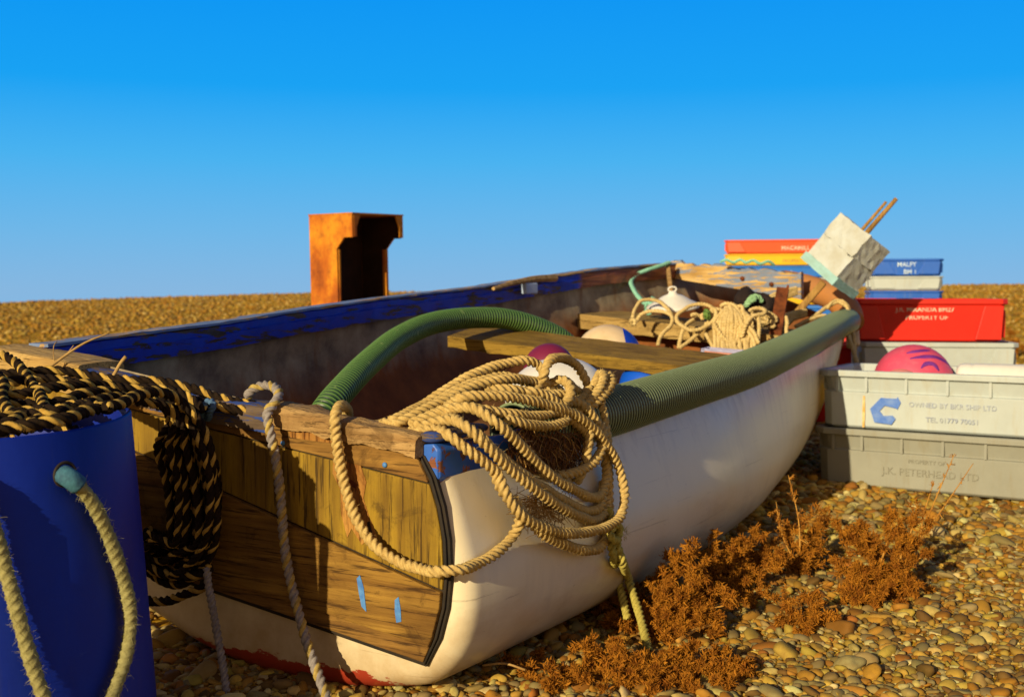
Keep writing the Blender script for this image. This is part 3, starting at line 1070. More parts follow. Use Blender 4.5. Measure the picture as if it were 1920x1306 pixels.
S = []
S.append([W(-60, 690, 2.45), W(0, 702, 2.5), W(52, 697, 2.52), W(117, 695, 2.55), W(182, 706, 2.56), W(234, 712, 2.55), W(300, 715, 2.56), W(365, 729, 2.56), W(417, 747, 2.54), W(470, 758, 2.52), W(520, 772, 2.52), W(545, 778, 2.56), W(560, 800, 2.62)])
S.append([W(-50, 706, 2.4), W(13, 715, 2.42), W(78, 710, 2.46), W(150, 718, 2.48), W(230, 733, 2.5), W(300, 738, 2.5), W(350, 748, 2.5), W(410, 762, 2.49), W(460, 770, 2.49), W(510, 778, 2.5), W(530, 790, 2.56)])
S.append([W(5, 664, 2.6), W(29, 679, 2.56), W(47, 700, 2.48), W(62, 723, 2.38), W(78, 747, 2.2), W(80, 775, 2.05), W(66, 792, 1.93), W(48, 802, 1.86), W(30, 806, 1.84)])
S.append([W(-20, 690, 2.4), W(6, 718, 2.3), W(3, 742, 2.2), W(12, 765, 2.1), W(32, 783, 2.0), W(52, 795, 1.92), W(70, 788, 1.95)])
S.append([W(-40, 770, 2.15), W(34, 758, 2.2), W(104, 755, 2.2), W(156, 738, 2.28), W(198, 734, 2.34), W(234, 744, 2.38), W(286, 748, 2.42), W(330, 756, 2.44), W(362, 778, 2.44)])
S.append([W(-50, 818, 1.80), W(0, 806, 1.83), W(60, 796, 1.86), W(117, 786, 1.9), W(156, 772, 1.98), W(221, 758, 2.1), W(260, 740, 2.25), W(300, 735, 2.34), W(338, 752, 2.40), W(370, 786, 2.42), W(388, 822, 2.43), W(398, 880, 2.44)])
S.append([W(-40, 790, 1.92), W(0, 785, 1.95), W(60, 770, 2.03), W(120, 768, 2.04), W(180, 752, 2.15), W(215, 745, 2.25), W(262, 752, 2.36), W(310, 762, 2.40), W(345, 800, 2.43)])
S.append([W(-40, 740, 2.25), W(20, 742, 2.25), W(85, 728, 2.3), W(140, 722, 2.36), W(190, 720, 2.42), W(240, 728, 2.45), W(290, 728, 2.47), W(345, 740, 2.48), W(385, 770, 2.46)])
S.append([W(-30, 800, 1.88), W(10, 794, 1.88), W(50, 778, 1.98), W(95, 776, 1.98), W(140, 760, 2.08), W(185, 762, 2.06), W(205, 765, 2.02)])
# slack turns lower down inside the barrel
for k, zz_ in enumerate((.47, .49, .505, .52)):
    rr_ = .235 - .045 * (k % 3)
    S.append([np.array([-.985 + rr_ * math.cos(t), 2.05 + rr_ * math.sin(t), zz_ + .012 * math.sin(3 * t + k)]) for t in np.linspace(.3 * k, 5.9 + .3 * k, 14)])
# hanging hank in front of the transom
HK = []
for k in range(15):
    i = k / 14
    xr = 413 - 92 * i + rng.uniform(-6, 6); yb = 1094 - 84 * i + rng.uniform(-10, 10); xl = 234 + 6 * i
    of = .045 + .010 * ((k * 5) % 8); sx = rng.uniform(-6, 6)
    HK.append([T_(250 + 40 * (1 - i), 744 + 6 * i, of - .01), T_(300 + 30 * (1 - i), 752 + 5 * i, of + .012), T_(345 - 40 * i + 12, 782, of + .02), T_(xr - 20 + sx, 835, of + .02), T_(xr - 3 + sx, 905, of), T_(xr, 960, of),
           T_(xr - 8 - sx, 1020, of), T_(xr - 40, yb - 18, of), T_(xr - 85 + 20 * i, yb, of), T_((xl + xr) / 2 - 40, yb - 22, of + .01), T_(xl, yb - 75, of + .01), T_(xl - 24, yb - 160, of + .01)])
S.append([T_(392, 1082, .09), T_(380, 1098, .095), T_(350, 1112, .10), T_(310, 1126, .10), T_(262, 1122, .10), T_(230, 1110, .10)])
S.append([T_(250, 1052, .10), T_(285, 1068, .11), T_(330, 1078, .11), T_(372, 1076, .10), T_(398, 1060, .09)])
parts = []
for p in S:
    V, F, mi = rope(p, .0118, 4.8)
    k6 = np.tile(np.arange(18), len(mi) // 18)
    parts.append((V, F, ((k6 >= 0) & (k6 < 5)).astype(int)))
for p in HK:
    V, F, mi = rope(p, .0092, 5.4)
    k6 = np.tile(np.arange(18), len(mi) // 18)
    parts.append((V, F, ((k6 >= 0) & (k6 < 4)).astype(int)))
V, F, mi = join(parts)
o = obj('striped_rope', V, F, [M['black'], M['yellow']], mi=mi, base=(-.75, 2.3, .05))
tag(o, 'black and yellow rope heaped on the blue barrel and hanging over the transom', 'rope')

# ================================================================== grey ropes
g1 = [[T_(462, 748, .01), T_(470, 734, .0), T_(484, 725, -.01), T_(505, 722, -.01), T_(519, 730, .0), T_(522, 742, .02), T_(514, 757, .045), T_(502, 772, .062), T_(503, 790, .068), T_(511, 830, .066), T_(520, 880, .06), T_(527, 940, .056),
       T_(531, 1000, .055), T_(538, 1055, .056), T_(550, 1110, .06), T_(562, 1155, .07), T_(576, 1205, .08), T_(596, 1262, .10), T_(614, 1310, .12), T_(630, 1350, .15), T_(660, 1372, .20)]]
V, F, mi = rope(g1[0], .0115, 4.2)
o = obj('grey_rope', V, F, [M['grey_rope'], M['grey_yellow']], mi=(np.asarray(mi) == 1).astype(int))
tag(o, 'weathered grey rope with a looped top, hung down the middle of the transom', 'rope')
g2 = [T_(388, 1062, .10), T_(390, 1090, .10), T_(397, 1130, .10), T_(406, 1180, .10), T_(416, 1235, .11), T_(426, 1300, .13), T_(432, 1340, .15), T_(420, 1365, .2)]
V, F, mi = rope(g2, .0095, 4.2)
o = obj('grey_rope', V, F, [M['grey_rope'], M['grey_rope']])
tag(o, 'thin grey rope hanging out of the bottom of the black and yellow hank', 'rope')
kn = [T_(404, 752, .05), T_(392, 757, .062), T_(384, 766, .066), T_(378, 778, .066), T_(386, 783, .06), T_(394, 770, .075), T_(400, 760, .075), T_(392, 752, .07), T_(383, 760, .08), T_(377, 782, .07)]
V, F, mi = rope(kn, .0085, 4)
o = obj('twine_knot', V, F, M['blue_twine'])
tag(o, 'knot of faded blue twine on the transom rail beside the striped rope', 'twine')

# ================================================================== the big tan rope
def R_(u, v, off): return spw(u, v, off + .055 * float(np.clip((v - 860) / 190, 0, 1)))


C = []
rl = lambda u, v: T_(u, v, -.02)
C.append([T_(690, 800, -.16), rl(738, 787), R_(800, 755, -.10), R_(850, 722, -.08), R_(900, 696, -.06), R_(950, 681, -.04), R_(985, 676, -.02), R_(1010, 685, -.005), R_(1020, 700, .01), R_(1014, 716, .02), R_(1000, 728, .01)])
C.append([T_(700, 806, -.18), rl(740, 792), R_(800, 766, -.08), R_(860, 729, -.06), R_(905, 713, -.05), R_(945, 705, -.04), R_(975, 712, -.02), R_(1005, 725, .0), R_(1040, 728, .0)])
C.append([T_(700, 812, -.2), rl(748, 792), R_(830, 751, -.05), R_(880, 726, -.03), R_(940, 711, .0), R_(1000, 715, .01), R_(1030, 722, .02), R_(1050, 738, .02), R_(1040, 752, .0)])
C.append([R_(1012, 722, .01), R_(1020, 700, .03), R_(1028, 680, .03), R_(1045, 671, .02), R_(1068, 676, .01), R_(1085, 690, .01), R_(1096, 708, .02), R_(1103, 724, .03), R_(1095, 738, .03), R_(1078, 730, .03), R_(1062, 716, .03), R_(1045, 712, .02)])
C.append([R_(1070, 775, .05), R_(1085, 765, .055), R_(1108, 738, .055), R_(1119, 712, .05), R_(1126, 700, .04), R_(1131, 704, .06), R_(1128, 722, .075), R_(1112, 744, .075), R_(1090, 766, .07), R_(1075, 778, .06)])
C.append([R_(1060, 785, .05), R_(1095, 772, .07), R_(1120, 752, .08), R_(1140, 730, .08), R_(1147, 714, .07), R_(1141, 703, .05), R_(1128, 706, .03), R_(1122, 720, .03), R_(1126, 750, .07), R_(1134, 790, .085), R_(1139, 830, .09), R_(1141, 880, .085), R_(1142, 930, .08), R_(1143, 975, .075), R_(1145, 1000, .075)])
C.append([rl(790, 806), R_(830, 770, -.05), R_(862, 746, .01), R_(920, 742, .05), R_(980, 748, .075), R_(1030, 760, .09), R_(1075, 776, .10), R_(1110, 800, .11), R_(1140, 838, .115), R_(1163, 885, .115), R_(1171, 925, .115), R_(1166, 962, .115), R_(1143, 984, .115), R_(1105, 996, .115), R_(1062, 999, .115), R_(1012, 985, .11),
          R_(972, 960, .105), R_(948, 924, .10), R_(932, 888, .095), R_(908, 866, .09), R_(870, 838, .07), R_(842, 816, .045), R_(815, 804, .0), rl(790, 806), T_(770, 812, -.10)])
C.append([rl(765, 795), R_(830, 772, -.01), R_(885, 764, .05), R_(925, 788, .095), R_(962, 820, .11), R_(1000, 860, .115), R_(1035, 893, .115), R_(1080, 919, .11), R_(1110, 932, .10), R_(1128, 925, .09), R_(1138, 892, .09), R_(1136, 855, .095), R_(1126, 828, .10), R_(1122, 805, .09)])
C.append([rl(775, 797), R_(830, 783, -.01), R_(872, 798, .07), R_(912, 835, .10), R_(952, 875, .11), R_(1000, 914, .115), R_(1050, 949, .11), R_(1090, 969, .10), R_(1122, 973, .085), R_(1138, 950, .08), R_(1140, 905, .08), R_(1134, 860, .085)])
C.append([rl(782, 800), R_(850, 788, .03), R_(892, 812, .085), R_(932, 850, .105), R_(976, 886, .11), R_(1022, 917, .105), R_(1068, 944, .095), R_(1105, 958, .085), R_(1128, 945, .08), R_(1132, 900, .08)])
C.append([R_(925, 880, .09), R_(938, 912, .09), R_(962, 945, .09), R_(990, 975, .09), R_(1022, 1003, .088), R_(1062, 1021, .086), R_(1100, 1031, .084), R_(1128, 1022, .08), R_(1139, 1000, .08), R_(1134, 980, .08)])
C.append([R_(800, 782, -.04), R_(842, 765, .0), R_(900, 768, .05), R_(955, 776, .08), R_(1015, 780, .09), R_(1050, 775, .09), R_(1062, 784, .095), R_(1045, 795, .10), R_(1010, 798, .10), R_(975, 792, .095), R_(945, 783, .08)])
C.append([R_(968, 742, .02), R_(990, 734, .04), R_(1025, 742, .06), R_(1055, 757, .075), R_(1068, 745, .08), R_(1068, 724, .07), R_(1056, 712, .05), R_(1040, 714, .03), R_(1030, 728, .02), R_(1035, 742, .05)])
C.append([R_(1000, 878, .05), R_(1035, 890, .075), R_(1068, 888, .095), R_(1098, 877, .105), R_(1122, 855, .11), R_(1132, 830, .11), R_(1131, 805, .10), R_(1122, 790, .08)])
C.append([R_(1080, 905, .06), R_(1094, 880, .09), R_(1102, 835, .105), R_(1106, 806, .105), R_(1100, 785, .09)])
C.append([R_(985, 745, .03), R_(1010, 752, .06), R_(1040, 768, .08), R_(1075, 790, .09), R_(1098, 812, .095), R_(1106, 840, .095)])
C.append([R_(1000, 722, .0), R_(1030, 736, .03), R_(1060, 752, .06), R_(1090, 748, .06), R_(1108, 728, .05)])
C.append([R_(905, 728, -.02), R_(955, 730, .02), R_(1010, 738, .04), R_(1060, 742, .06), R_(1092, 760, .075), R_(1118, 790, .09), R_(1128, 830, .09)])
# bight that hangs down across the transom, over the rail and back to the coil
C.append([R_(960, 930, .10), R_(975, 955, .10), R_(974, 978, .09), R_(960, 1006, .065), R_(930, 1036, .055), R_(890, 1058, .048), R_(860, 1068, .05), T_(815, 1071, .075), T_(790, 1066, .06), T_(748, 1052, .052), T_(702, 1021, .052), T_(668, 972, .052), T_(648, 915, .054), T_(635, 855, .056), T_(629, 808, .058),
          T_(629, 778, .054), T_(634, 765, .035), T_(641, 761, .0), T_(648, 764, -.045), T_(652, 778, -.085), T_(650, 810, -.10), T_(660, 850, -.14), T_(700, 880, -.2)])
parts = []
fp = []
for p in C:
    V, F, mi = rope(p, .0126, 3.8)
    parts.append((V, F))
    P = spline(p, .006)
    fp.append(fibres(P, .0126, int(len(P) * 1.3), .0075, .00035))
V, F, _ = join(parts + fp)
o = obj('coiled_rope', V, F, M['tan'], base=(-.05, 2.5, .2))
tag(o, 'thick tan rope coiled over the stern corner with a bight hanging across the transom', 'rope')

# frayed net wad under the coil, as a mass of loose fibres
parts = []
for k in range(420):
    u0, v0 = rng.uniform(975, 1075), rng.uniform(790, 830)
    p0 = R_(u0, v0, rng.uniform(.04, .085))
    du = rng.normal(12, 26); dv = rng.uniform(20, 100)
    p1 = R_(u0 + du * .5 + rng.normal(0, 16), v0 + dv * .5 + rng.normal(0, 8), rng.uniform(.06, .105))
    p2 = R_(np.clip(u0 + du, 985, 1085), min(v0 + dv, 888), rng.uniform(.04, .09))
    P = spline([p0, p1, p2], .012)
    parts.append((*tube(P, rng.uniform(.0006, .0012), 4, False), int(k % 5 == 0)))
for k in range(150):
    u0, v0 = rng.uniform(985, 1055), rng.uniform(925, 965)
    P = spline([R_(u0, v0, .07), R_(u0 + rng.normal(0, 18), v0 + rng.normal(8, 14), .09), R_(u0 + rng.normal(0, 25), v0 + rng.normal(15, 20), .085)], .008)
    parts.append((*tube(P, .0007, 4, False), 1))
V, F, mi = join(parts)
o = obj('frayed_net', V, F, [M['net'], M['tan_fibre']], mi=mi)
tag(o, 'brown wad of frayed net fibres caught inside the tan coil', 'net')

# two tails of another rope hanging from behind the coil to the weeds
t1 = [R_(1138, 940, .075), R_(1142, 985, .075), R_(1148, 1030, .08), W(1158, 1075, 2.90), W(1168, 1120, 2.84), W(1177, 1160, 2.78)]
t2 = [R_(1140, 950, .09), R_(1150, 995, .085), R_(1163, 1040, .09), W(1180, 1090, 2.86), W(1196, 1140, 2.79), W(1208, 1185, 2.72), W(1216, 1218, 2.67)]
parts = [rope(t1, .0115, 3.9)[:2], rope(t2, .0118, 3.9)[:2]]
kn = [R_(1140, 1000, .095), R_(1150, 988, .11), R_(1162, 992, .105), R_(1160, 1006, .10), R_(1148, 1008, .11), R_(1142, 998, .10)]
parts.append(rope(kn, .010, 3.9)[:2])
parts.append(fibres(spline([kn[2], R_(1172, 1004, .10)], .002), .010, 60, .014, .0005))
V, F, _ = join(parts)
o = obj('rope_tail', V, F, M['tan_green'])
tag(o, 'doubled greenish yellow rope hanging from the tan coil down to the dry weeds', 'rope')

# ================================================================== things lying in the boat
P = [W(560, 850, 2.95), W(610, 770, 3.05), W(650, 722, 3.2), W(700, 672, 3.45), W(755, 630, 3.75), W(815, 605, 4.0), W(880, 596, 4.18), W(950, 598, 4.32), W(1010, 614, 4.42), W(1060, 640, 4.5), W(1100, 690, 4.55), W(1120, 760, 4.55)]
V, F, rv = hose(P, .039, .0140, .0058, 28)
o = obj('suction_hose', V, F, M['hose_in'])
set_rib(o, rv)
tag(o, 'bright green ribbed hose arching up inside the boat behind the thwart', 'hose')


def ball(name, c, r, mt, label, cat, axis=(0, 0, 1), squash=1.0, eye=True, eyemat=None):
    """moulded inflatable buoy: pear body with a rope eye, axis = direction of the eye"""
    root = empty(name, c)
    tag(root, label, cat)
    prof = [(1e-4, -r * squash)] + [(r * math.cos(t), r * squash * math.sin(t)) for t in np.linspace(-PI / 2 + .12, PI / 2 - .35, 20)]
    if not eye: prof = [(1e-4, -r * squash)] + [(r * math.cos(t), r * squash * math.sin(t)) for t in np.linspace(-PI / 2 + .12, PI / 2 - .1, 24)] + [(1e-4, r * squash)]
    if eye: prof += [(r * .30, r * squash * 1.0), (r * .26, r * squash * 1.12), (r * .2, r * squash * 1.2), (1e-4, r * squash * 1.2)]
    V, F = lathe(prof, 40)
    q = basis(axis)
    # material bands run along the object's own axis, so turn the part instead of the points
    o = root_body = obj('body', V, F, mt, root, True)
    o.rotation_euler = Matrix(q.T.tolist()).to_euler()
    if eye:
        t = np.linspace(0, 2 * PI, 20)
        P = np.array([[r * .12 * math.cos(k), 0, r * squash * 1.22 + r * .12 * math.sin(k)] for k in t])
        V, F = tube(P, r * .045, 8, False)
        obj('eye', V, F, eyemat or mt, o, True)
    return root


ball('round_buoy', W(1140, 672, 4.55), .135, M['cream_buoy'], 'dirty cream buoy with a blue end wedged behind the thwart', 'buoy', (.88, -.1, .22), 1.0, False)
ball('net_float', W(1255, 672, 4.60), .050, M['blue_float'], 'small bright blue float resting behind the thwart below the tan ropes', 'float', (.2, .1, -1), .8)
ball('white_buoy', W(1042, 742, 3.35), .150, M['white_plastic'], 'white buoy in the boat half hidden under the tan coil', 'buoy', (.2, .5, -.9), .62, False)
ball('maroon_float', W(1030, 692, 3.75), .085, M['maroon'], 'maroon float in the shade beneath the thwart', 'float', (-.4, .6, -.6))
ball('blue_buoy', W(1215, 726, 3.95), .10, M['blue_float'], 'deep blue buoy in the shade between thwart and fender hose', 'buoy', (-.3, .8, -.5))

# heap of net that carries the buoys
R = []
for s in np.linspace(.75, 3.35, 44):
    row = []
    for f in np.linspace(-1, 1, 34):
        env = max(0.0, 1 - f ** 4) * min(1, (s - .75) / .35, (3.35 - s) / .5 + .05)
        zt_ = .30 + .045 * math.sin(5 * s + 2 * f) + .03 * math.sin(11 * f + 3 * s) + rng.normal(0, .006)
        row.append(from_boat(np.array([f * .56 * (1 - .06 * s), s, .10 + max(0, zt_ - .02) * env])))
    R.append(row)
V, F = loft(np.array(R), closed=False)
o = obj('net_heap', V, F[:, ::-1], M['net'])
tag(o, 'brown heap of net in the bottom of the boat under the buoys', 'net')

# white cone shaped float on the bow seat with the pale stick above it
q = W(1262, 572, 5.55)
root = empty('cone_float', q, (math.radians(8), math.radians(-4), 0))
tag(root, 'white cone shaped plastic float lying on the bow seat', 'float')
V, F = lathe([(1e-4, -.015), (.125, -.015), (.13, -.005), (.12, .004), (.085, .022), (.05, .045), (.022, .055), (.018, .066), (.008, .07), (1e-4, .07)], 40)
cone = obj('body', V, F, M['white_plastic'], root, True)
V, F = tube(np.array([[.02 * math.cos(t), 0, .078 + .012 * math.sin(t)] for t in np.linspace(0, 2 * PI, 16)]), .004, 6, False)
obj('eye', V, F, M['white_plastic'], cone, True)
V, F = bar(W(1252, 498, 6.30), W(1262, 585, 5.95), .022, .026)
o = obj('pale_stick', V, F, M['rail'], smooth=False, bevel=.004)
tag(o, 'pale wooden stick leaning from the bow plank down behind the white cone float', 'stick')

# teal cord from the bow plank, knotted above the seat
tc = [W(1256, 492, 6.3), W(1240, 498, 6.22), W(1215, 506, 6.15), W(1192, 516, 6.1), W(1184, 526, 6.05), W(1188, 542, 5.95), W(1199, 558, 5.85), W(1214, 568, 5.75), W(1224, 560, 5.7), W(1228, 572, 5.68), W(1214, 580, 5.66), W(1212, 566, 5.64), W(1222, 572, 5.62), W(1216, 588, 5.62), W(1210, 580, 5.64)]
V, F, mi = rope(tc, .0125, 4)
o = obj('teal_cord', V, F, M['teal'])
tag(o, 'pale teal cord knotted and hanging from the bow plank', 'rope')
tc = [W(1350, 491, 6.15), W(1362, 487, 6.12), W(1376, 492, 6.12), W(1388, 487, 6.12), W(1400, 492, 6.1), W(1412, 488, 6.1), W(1426, 494, 6.08), W(1440, 490, 6.08), W(1452, 497, 6.1)]
V, F, mi = rope(tc, .009, 4)
o = obj('teal_cord', V, F, M['teal'])
tag(o, 'short scrap of pale teal cord caught along the top of the bow plank', 'rope')

# pale rope hank hung over the bow seat
Hs = []
def Z(x, y, d): return W(1180 + x / 6.4, 530 + y / 6.4, d)     # close-up coordinates of the photograph


Hs.append([Z(590, 790, 4.98), Z(610, 690, 5.0), Z(660, 540, 5.04), Z(760, 450, 5.1), Z(880, 400, 5.14)])
Hs.append([Z(600, 785, 4.97), Z(720, 700, 5.0), Z(850, 580, 5.02), Z(980, 420, 5.06), Z(1000, 330, 5.08), Z(960, 275, 5.12), Z(850, 255, 5.15), Z(740, 275, 5.15), Z(650, 330, 5.12), Z(570, 400, 5.08), Z(575, 460, 5.05), Z(640, 520, 5.02), Z(730, 565, 5.0), Z(830, 560, 4.98), Z(960, 500, 5.0), Z(1040, 400, 5.03), Z(1030, 320, 5.07), Z(990, 300, 5.1)])
Hs.append([Z(1010, 470, 4.97), Z(1060, 570, 4.95), Z(1150, 680, 4.93), Z(1260, 770, 4.9), Z(1340, 830, 4.86)])
Hs.append([Z(1070, 395, 5.05), Z(1180, 430, 5.03), Z(1290, 480, 4.99), Z(1340, 560, 4.95), Z(1345, 640, 4.93), Z(1400, 500, 4.92), Z(1490, 400, 4.95), Z(1600, 380, 4.98), Z(1630, 330, 5.02), Z(1570, 305, 5.05), Z(1470, 320, 5.05), Z(1440, 345, 5.04)])
Hs.append([Z(1085, 285, 5.1), Z(1160, 250, 5.1), Z(1240, 260, 5.08), Z(1310, 330, 5.04), Z(1350, 430, 4.98), Z(1420, 560, 4.94), Z(1490, 680, 4.88), Z(1510, 760, 4.85)])
Hs.append([Z(1270, 300, 5.06), Z(1330, 280, 5.06), Z(1370, 380, 5.0), Z(1420, 500, 4.95), Z(1500, 600, 4.9), Z(1555, 730, 4.85)])
Hs.append([Z(1545, 400, 4.97), Z(1560, 500, 4.93), Z(1555, 620, 4.9), Z(1540, 740, 4.86)])
Hs.append([Z(910, 600, 5.0), Z(960, 680, 4.98), Z(1000, 760, 4.95), Z(1030, 820, 4.92)])
for k in range(17):
    x = 1030 + 27 * k; k *= 11 / 17; w = rng.normal(0, 14, 4)
    Hs.append([Z(1190 + 12 * (k - 4) + w[0], 265 + abs(k - 5) * 12, 5.08), Z(x * .5 + 620 + w[1], 350, 5.03), Z(x + w[1] * .6, 470, 4.99 - .004 * k), Z(x - 6 + w[2], 620, 4.95), Z(x - 12 + w[3], 760, 4.90), Z(x + 10, 830, 4.86)])
Hs.append([Z(80, 470, 5.25), Z(130, 390, 5.25), Z(230, 345, 5.25), Z(370, 340, 5.22), Z(480, 370, 5.18), Z(520, 430, 5.12), Z(500, 510, 5.08), Z(420, 590, 5.03), Z(370, 660, 5.0), Z(345, 750, 4.96)])
Hs.append([Z(40, 420, 5.3), Z(80, 300, 5.38), Z(150, 215, 5.42), Z(260, 200, 5.42), Z(350, 220, 5.38), Z(430, 280, 5.3), Z(490, 350, 5.2), Z(515, 420, 5.12)])
Hs.append([Z(30, 430, 5.2), Z(60, 470, 5.17), Z(40, 500, 5.16), Z(15, 470, 5.16), Z(30, 440, 5.15), Z(70, 460, 5.13), Z(60, 510, 5.12)])
for k in range(7):
    Hs.append([Z(1480 + rng.uniform(0, 120), 400 + 22 * k, 5.12 + .02 * k), Z(1680, 390 + 18 * k, 5.2), Z(1830 + rng.uniform(-20, 40), 380 + 25 * k + rng.uniform(-25, 25), 5.3), Z(1960, 360 + 14 * k, 5.42), Z(2120, 330 + 10 * k, 5.6)])
for k in range(5):
    Hs.append([Z(1640 + 30 * k, 190 - 8 * k, 5.5), Z(1760, 130 + 16 * k, 5.58), Z(1880, 90 + 22 * k, 5.65), Z(2010, 60 + 18 * k, 5.7)])
for k in range(9):
    cx_, cy_ = rng.uniform(620, 1700), rng.uniform(330, 520); d_ = 5.06 + rng.uniform(-.03, .08); t0 = rng.uniform(0, 6)
    Hs.append([Z(cx_ + 150 * rng.uniform(.6, 1.2) * math.cos(t0 + q), cy_ + 75 * rng.uniform(.7, 1.2) * math.sin(t0 + q), d_ + .02 * math.sin(q)) for q in np.linspace(0, rng.uniform(3, 6.5), 9)])
Hs.append([Z(1880, 400, 5.15), Z(1895, 480, 5.12), Z(1885, 560, 5.1), Z(1895, 640, 5.08)])
parts = []
for p in Hs:
    V, F, mi = rope(p, .0098, 4.2)
    parts.append((V, F))
V, F, _ = join(parts)
o = obj('pale_rope_hank', V, F, M['pale_rope'], base=(.95, 5.0, .3))
tag(o, 'tangled hank of thin pale rope hung over the bow seat', 'rope')
V, F, mi = rope([Z(915, 330, 5.06), Z(940, 370, 5.03), Z(915, 400, 5.03), Z(950, 415, 5.02), Z(930, 380, 5.0), Z(905, 365, 5.02)], .013, 4)
o = obj('green_binding', V, F, m_soft('green_binding', (.16, .28, .06), (.1, .18, .04), 50, .8))
tag(o, 'small green cord binding on the pale rope hank', 'rope')

# dark rolled rag with a green cord
P = spline([Z(1330, 190, 5.32), Z(1390, 210, 5.3), Z(1500, 260, 5.3), Z(1620, 290, 5.32), Z(1770, 330, 5.36)], .008)
r = .052 + .008 * np.sin(np.arange(len(P)) * .5) + rng.normal(0, .003, len(P)); r[0] *= .55; r[-1] *= .6
V, F = tube(P, r, 18); V = V + rng.normal(0, .0025, V.shape)
root = empty('dark_bundle', P[len(P) // 2] - np.array([0, 0, .06]))
tag(root, 'dark rolled bundle tied with green cord beneath the bow plank', 'bundle')
obj('roll', V, F, M['dark_rag'], root)
parts = [rope([Z(1385, 290, 5.22), Z(1420, 230, 5.21), Z(1470, 175, 5.22), Z(1520, 165, 5.23), Z(1570, 190, 5.24), Z(1590, 240, 5.24)], .013, 4)[:2], rope([Z(1400, 280, 5.21), Z(1450, 230, 5.2), Z(1510, 200, 5.21), Z(1500, 170, 5.22), Z(1450, 190, 5.21)], .011, 4)[:2]]
V, F, _ = join(parts)
obj('cord', V, F, m_soft('pale_green_cord', (.30, .52, .30), (.2, .38, .2), 50, .85), root)

# rusty iron bar standing in the bow
V, F = bar(W(1466, 540, 5.25), W(1448, 650, 5.05), .045, .012, up=(.3, 1, 0))
V2, F2 = bar(W(1470, 540, 5.26), W(1452, 650, 5.06), .010, .045, up=(.3, 1, 0))
V, F, _ = join([(V, F), (V2 + np.array([.018, 0, 0]), F2)])
o = obj('iron_bar', V, F, M['rust'], smooth=False)
tag(o, 'rusty angle iron standing upright in front of the bow seat', 'iron bar')

# pink tray among the ropes
root = empty('pink_tray', W(1362, 678, 4.55), (0, math.radians(4), -.35)); root.scale = (.62, .62, .8)
tag(root, 'salmon pink plastic tray with a lilac rim lying in the boat below the pale ropes', 'tray')
V, F, _ = join([box(-.14, .16, -.09, .09, 0, .012), box(-.14, .16, -.09, -.08, .012, .05), box(-.14, .16, .08, .09, .012, .05), box(.15, .16, -.08, .08, .012, .05)])
obj('tray', V, F, M['pink_tray'], root, True, smooth=False)
V, F, _ = join([box(-.145, .165, -.097, -.075, .050, .062), box(-.145, .165, .075, .097, .050, .062), box(.145, .168, -.075, .075, .050, .062), box(-.15, -.13, -.097, .097, .0, .06)])
obj('rim', V, F, m_soft('lilac_rim', (.42, .42, .66), (.3, .3, .5), 20, .6), root, True, smooth=False)
# ================================================================== fish boxes
def chamf(L, D, c, z, ins=0.0):
    x, y = L / 2 - ins, D / 2 - ins
    c = max(c - ins * .4, .004)
    return [[-x + c, -y, z], [x - c, -y, z], [x, -y + c, z], [x, y - c, z], [x - c, y, z], [-x + c, y, z], [-x, y - c, z], [-x, -y + c, z]]


def bin_mesh(L, D, H, c=.045, rim=.026, lip=.012, taper=.012, band=.062, n_rib=6):
    """open stackable bin with a lip, a ribbed band below it and a plain panel"""
    R = [chamf(L, D, c, 0, taper + .012), chamf(L, D, c, .010, taper), chamf(L, D, c, H - band - rim, taper * .55), chamf(L, D, c, H - band - rim + .004, taper * .55 + .014),
         chamf(L, D, c, H - rim - .008, taper * .4 + .004), chamf(L, D, c, H - rim, taper * .4), chamf(L, D, c, H - rim + .001, -lip), chamf(L, D, c, H - .004, -lip), chamf(L, D, c, H, -lip + .004),
         chamf(L, D, c, H, .016), chamf(L, D, c, H - .01, .020), chamf(L, D, c, .022, taper + .022)]
    V, F = loft(R)
    F = F.tolist()
    nb = len(V)
    F += [list(range(7, -1, -1)), list(range(nb - 8, nb))]
    return V, F


def ribs(L, D, H, n, rim=.026, band=.062, xs=None):
    parts = []
    xs = xs if xs is not None else np.linspace(-L / 2 + .06, L / 2 - .06, n)
    for x in xs:
        parts.append(box(x - .005, x + .005, -D / 2 - .002, -D / 2 + .02, H - band - rim + .002, H - rim - .001))
        parts.append(box(x - .005, x + .005, D / 2 - .02, D / 2 + .002, H - band - rim + .002, H - rim - .001))
    for y in np.linspace(-D / 2 + .08, D / 2 - .08, 4):
        for s in (-1, 1):
            x0, x1 = sorted((s * (L / 2 + .002), s * (L / 2 - .02)))
            parts.append(box(x0, x1, y - .005, y + .005, H - band - rim + .002, H - rim - .001))
    return parts


RZ = math.radians(-32)
BXc = np.array([math.cos(RZ), math.sin(RZ), 0]); BYc = np.array([-math.sin(RZ), math.cos(RZ), 0])
FL = W(1527, 898, 4.68); FL[2] = FL[2] - .02


def place(root_name, label, cat, corner, L, D, z, rz=RZ, group=None):
    c, s = math.cos(rz), math.sin(rz)
    o = empty(root_name, (corner[0] + c * L / 2 - s * D / 2, corner[1] + s * L / 2 + c * D / 2, z), (0, 0, rz))
    tag(o, label, cat, group)
    return o


